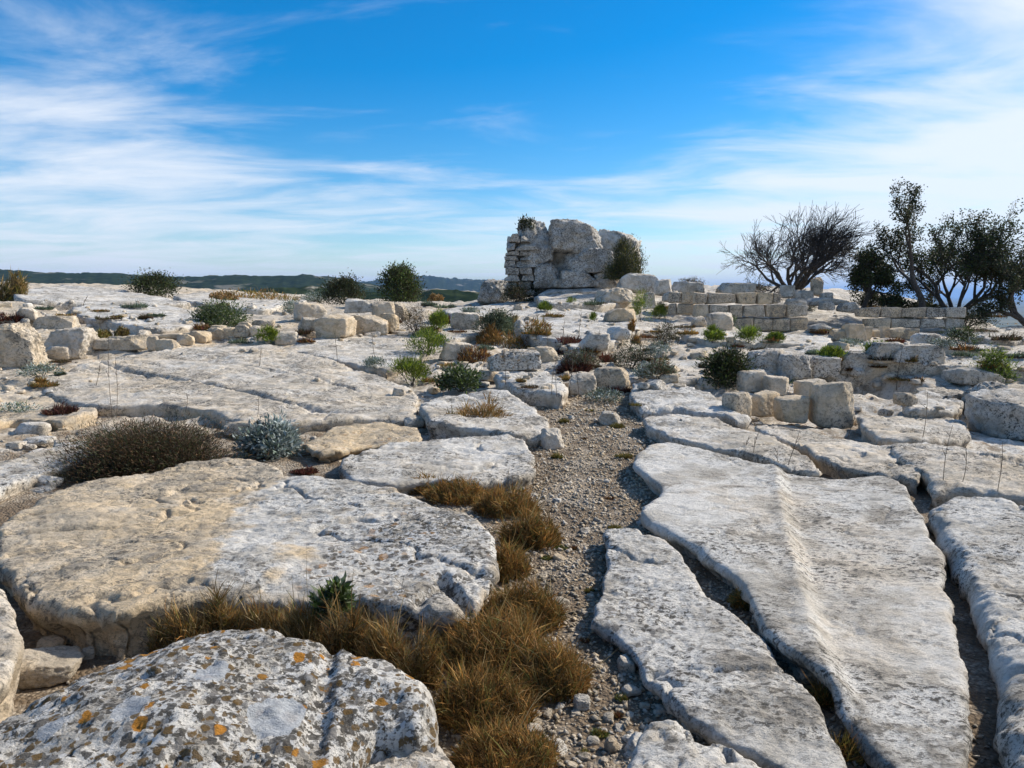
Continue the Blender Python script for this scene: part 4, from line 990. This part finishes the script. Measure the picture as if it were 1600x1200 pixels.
# ------------------------------------------------------------------ dry stalks
def stalk(px, py, px2, py2, lab, group='thin dry stalks', rel=0.0):
    c = hit_s(px, py) if py <= 645 else hit(px, py, rel) + np.array([0, 0, rel]); d = np.linalg.norm(c - np.array([0, 0, EYE])); t = at(px2, py2, c[1]); _pid[0] += 1; rs = np.random.RandomState(_pid[0])
    s = np.linspace(0, 1, 7)[:, None]; P = (t - c) * s; P[:, 0] += .02 * np.sin(s[:, 0] * 3 + rs.rand() * 6) ; P -= P[0]; P[0, 2] -= .04
    r = max(.0016, .00042 * d); ps, rr = [P], [np.linspace(r, r * .5, 7)]
    for k in range(5):
        q = P[3 + k % 3]; v = rs.normal(size=3) * .02 + np.array([0, 0, .03]); ps.append([q, q + v]); rr.append([r * .8, r * .5])
    V, T = tube(ps, rr, 4); o = mk('dry_stalk', V, T, STALK); o.location = c
    tag(o, lab, 'stalk', group)
for a in [(1473,762,1492,664),(1500,765,1512,700),(1557,778,1560,690),(1440,690,1452,612),(1400,620,1406,548),(1325,678,1340,642),(1230,733,1242,672),(1218,731,1221,702),(1178,716,1185,672),(1164,706,1163,682)]:
    stalk(*a, 'thin dark dry stalk rising from a crack between the right-hand slabs', 'stalks on the right', .12)
for a in [(175,648,170,528),(182,648,182,556),(150,600,160,570),(400,660,408,622),(527,566,527,520),(586,560,578,515),(130,478,136,462),(405,572,412,545),(290,640,293,615)]:
    stalk(*a, 'thin dark dry stalk on the slabs left of the path', 'stalks on the left', .05)
for a in [(790,598,792,532),(757,592,760,545),(888,628,892,560),(870,620,872,570),(904,625,904,575),(862,615,868,560),(855,545,852,495),(880,540,884,500),(840,520,842,470),(905,530,908,488),(930,560,934,515),(1000,560,1004,520),(800,530,803,480),(965,585,968,540)]:
    stalk(*a, 'thin dry stalk among the plants at the head of the path', 'stalks in the centre', .02)
stalk(631, 1000, 630, 898, 'dark upright stalk in the crack above the lichened boulder', None)

# ------------------------------------------------------------------ trees
def tree(label, px, py, Y, hpx, lean, spread, levels, seed, leaf_pal=None, nleaf=0, leaf=.09, trunks=1, twig=True, r0=.16, wind=(0, 0), ratio=.78, kids=3, first=.32, name='tree', up=.25, sp=.4):
    rs = np.random.RandomState(seed); c = at(px, py, Y); Ht = hpx * Y / F
    e = empty(name, c); tag(e, label, 'tree')
    trunk, twigs, tips = ([], []), ([], []), []
    wv = np.array([wind[0], wind[1], 0.])
    def grow(p, d, L, r, lv):
        n = 5 if lv < 4 else 3; pts = [p]; q = p.copy(); dd = d.copy()
        for i in range(n):
            dd = dd + rs.normal(size=3) * .13 + wv * .06 + np.array([0, 0, up * .08]); dd /= np.linalg.norm(dd); q = q + dd * L / n; pts.append(q)
        tgt = trunk if lv <= 2 else twigs
        tgt[0].append(pts); tgt[1].append(np.linspace(r, r * .6 if lv < levels else r * .25, n + 1))
        if lv >= levels - 1: tips.extend(pts[2:])
        if lv == levels: return
        for k in range(kids + (1 if lv >= 2 else 0)):
            f = rs.uniform(.35, 1.0) if k else 1.0; b = np.array(pts[int(round(f * n))])
            v = rs.normal(size=3); v -= dd * (v @ dd); v /= np.linalg.norm(v); a = rs.uniform(.3, .85) * spread
            nd = dd * math.cos(a) + v * math.sin(a) + wv * .25; nd[2] += up * .3; nd /= np.linalg.norm(nd)
            grow(b, nd, L * ratio * rs.uniform(.75, 1.15), r * .58, lv + 1)
    for k in range(trunks):
        a = rs.uniform(0, 6.28); d = np.array([lean[0] + sp * math.cos(a) * (trunks > 1), lean[1] + sp * math.sin(a) * (trunks > 1), 1.]); d /= np.linalg.norm(d)
        grow(np.array([.15 * math.cos(a) * (trunks > 1), .15 * math.sin(a) * (trunks > 1), -.15]), d, Ht * first, r0 * rs.uniform(.7, 1.0), 0)
    tips = np.array(tips); k = Ht / np.percentile(tips[:, 2], 99)
    sc = np.array([k, k, k])
    V, T = tube([np.array(p) * sc for p in trunk[0]], trunk[1], 6); mk('trunk', V, T, BARK, e)
    V, T = tube([np.array(p) * sc for p in twigs[0]], [np.maximum(q, .0065) for q in twigs[1]], 3); mk('branches', V, T, BARK, e)['kind'] = 'stuff'
    if nleaf:
        b = tips[rs.randint(len(tips), size=nleaf)] * sc; n = nleaf
        b = b + rs.normal(size=(n, 3)) * .09; dirs = unit(rs.normal(size=(n, 3)) + np.array([0, 0, .3]))
        leaves_mesh('crown', b, dirs, leaf * rs.uniform(.6, 1.3, n), leaf * .6 * rs.uniform(.7, 1.2, n), palette(rs, n, leaf_pal, .3), e, seed)
    return e
tree('bare windswept tree with fan of fine twigs behind the long wall', 1238, 452, 30, 112, (0, 0), 1.0, 5, 3, trunks=8, r0=.11, wind=(.3, 0), kids=3, first=.40, name='bare_tree', up=.3, sp=.95)
tree('small dark evergreen oak right of the bare tree', 1340, 476, 29, 84, (-.05, 0), .95, 4, 8, DARK + GREEN[2:], 12000, .09, 3, r0=.10, first=.28, up=.2, sp=.4, name='oak_tree', kids=3)
tree('tall slender tree with sparse leaves, left of the leafy pair', 1440, 486, 27, 188, (-.12, 0), .75, 4, 12, DARK + [(.05, .04, .02)], 4200, .085, 1, r0=.14, first=.42, name='slender_tree', kids=2, up=.6)
tree('broad leafy multi-stemmed tree above the low wall', 1492, 486, 28.5, 140, (.12, 0), 1.0, 4, 16, DARK + GREEN[2:], 24000, .09, 5, r0=.11, wind=(.15, 0), first=.34, name='oak_tree', kids=3, up=.3, sp=.65)
tree('dark evergreen cut off by the right edge of the picture', 1624, 518, 27, 128, (0, 0), 1.0, 4, 23, DARK, 11000, .09, 2, r0=.14, first=.3, name='evergreen_tree', kids=3)
for i, (px, py, wp, hp) in enumerate([(1360, 478, 50, 22), (1395, 482, 44, 20), (1440, 486, 60, 14)]):
    shrub('dark scrub ' + ['under the small oak', 'between the oak and slender tree', 'at the foot of slender tree'][i], px, py, wp, hp, 1300, DARK, .07, .45, Y=29.5, clumps=24)

# ------------------------------------------------------------------ the air
m = bpy.data.materials.new('haze'); m.use_nodes = True; t = m.node_tree; t.nodes.clear()
vol = t.nodes.new('ShaderNodeVolumePrincipled'); vol.inputs['Color'].default_value = (.30, .55, 1, 1); vol.inputs['Density'].default_value = 5.5e-5
vol.inputs['Anisotropy'].default_value = .1
t.links.new(vol.outputs[0], t.nodes.new('ShaderNodeOutputMaterial').inputs['Volume'])
b = 61000.0; z0, z1 = -122.0, 420.0
V = [(x, y, z) for z in (z0, z1) for y in (-b, b) for x in (-b, b)]
hz = mk('haze', V, [(0, 2, 3, 1), (4, 5, 7, 6), (0, 1, 5, 4), (2, 6, 7, 3), (0, 4, 6, 2), (1, 3, 7, 5)], m, smooth=False); hz['kind'] = 'stuff'
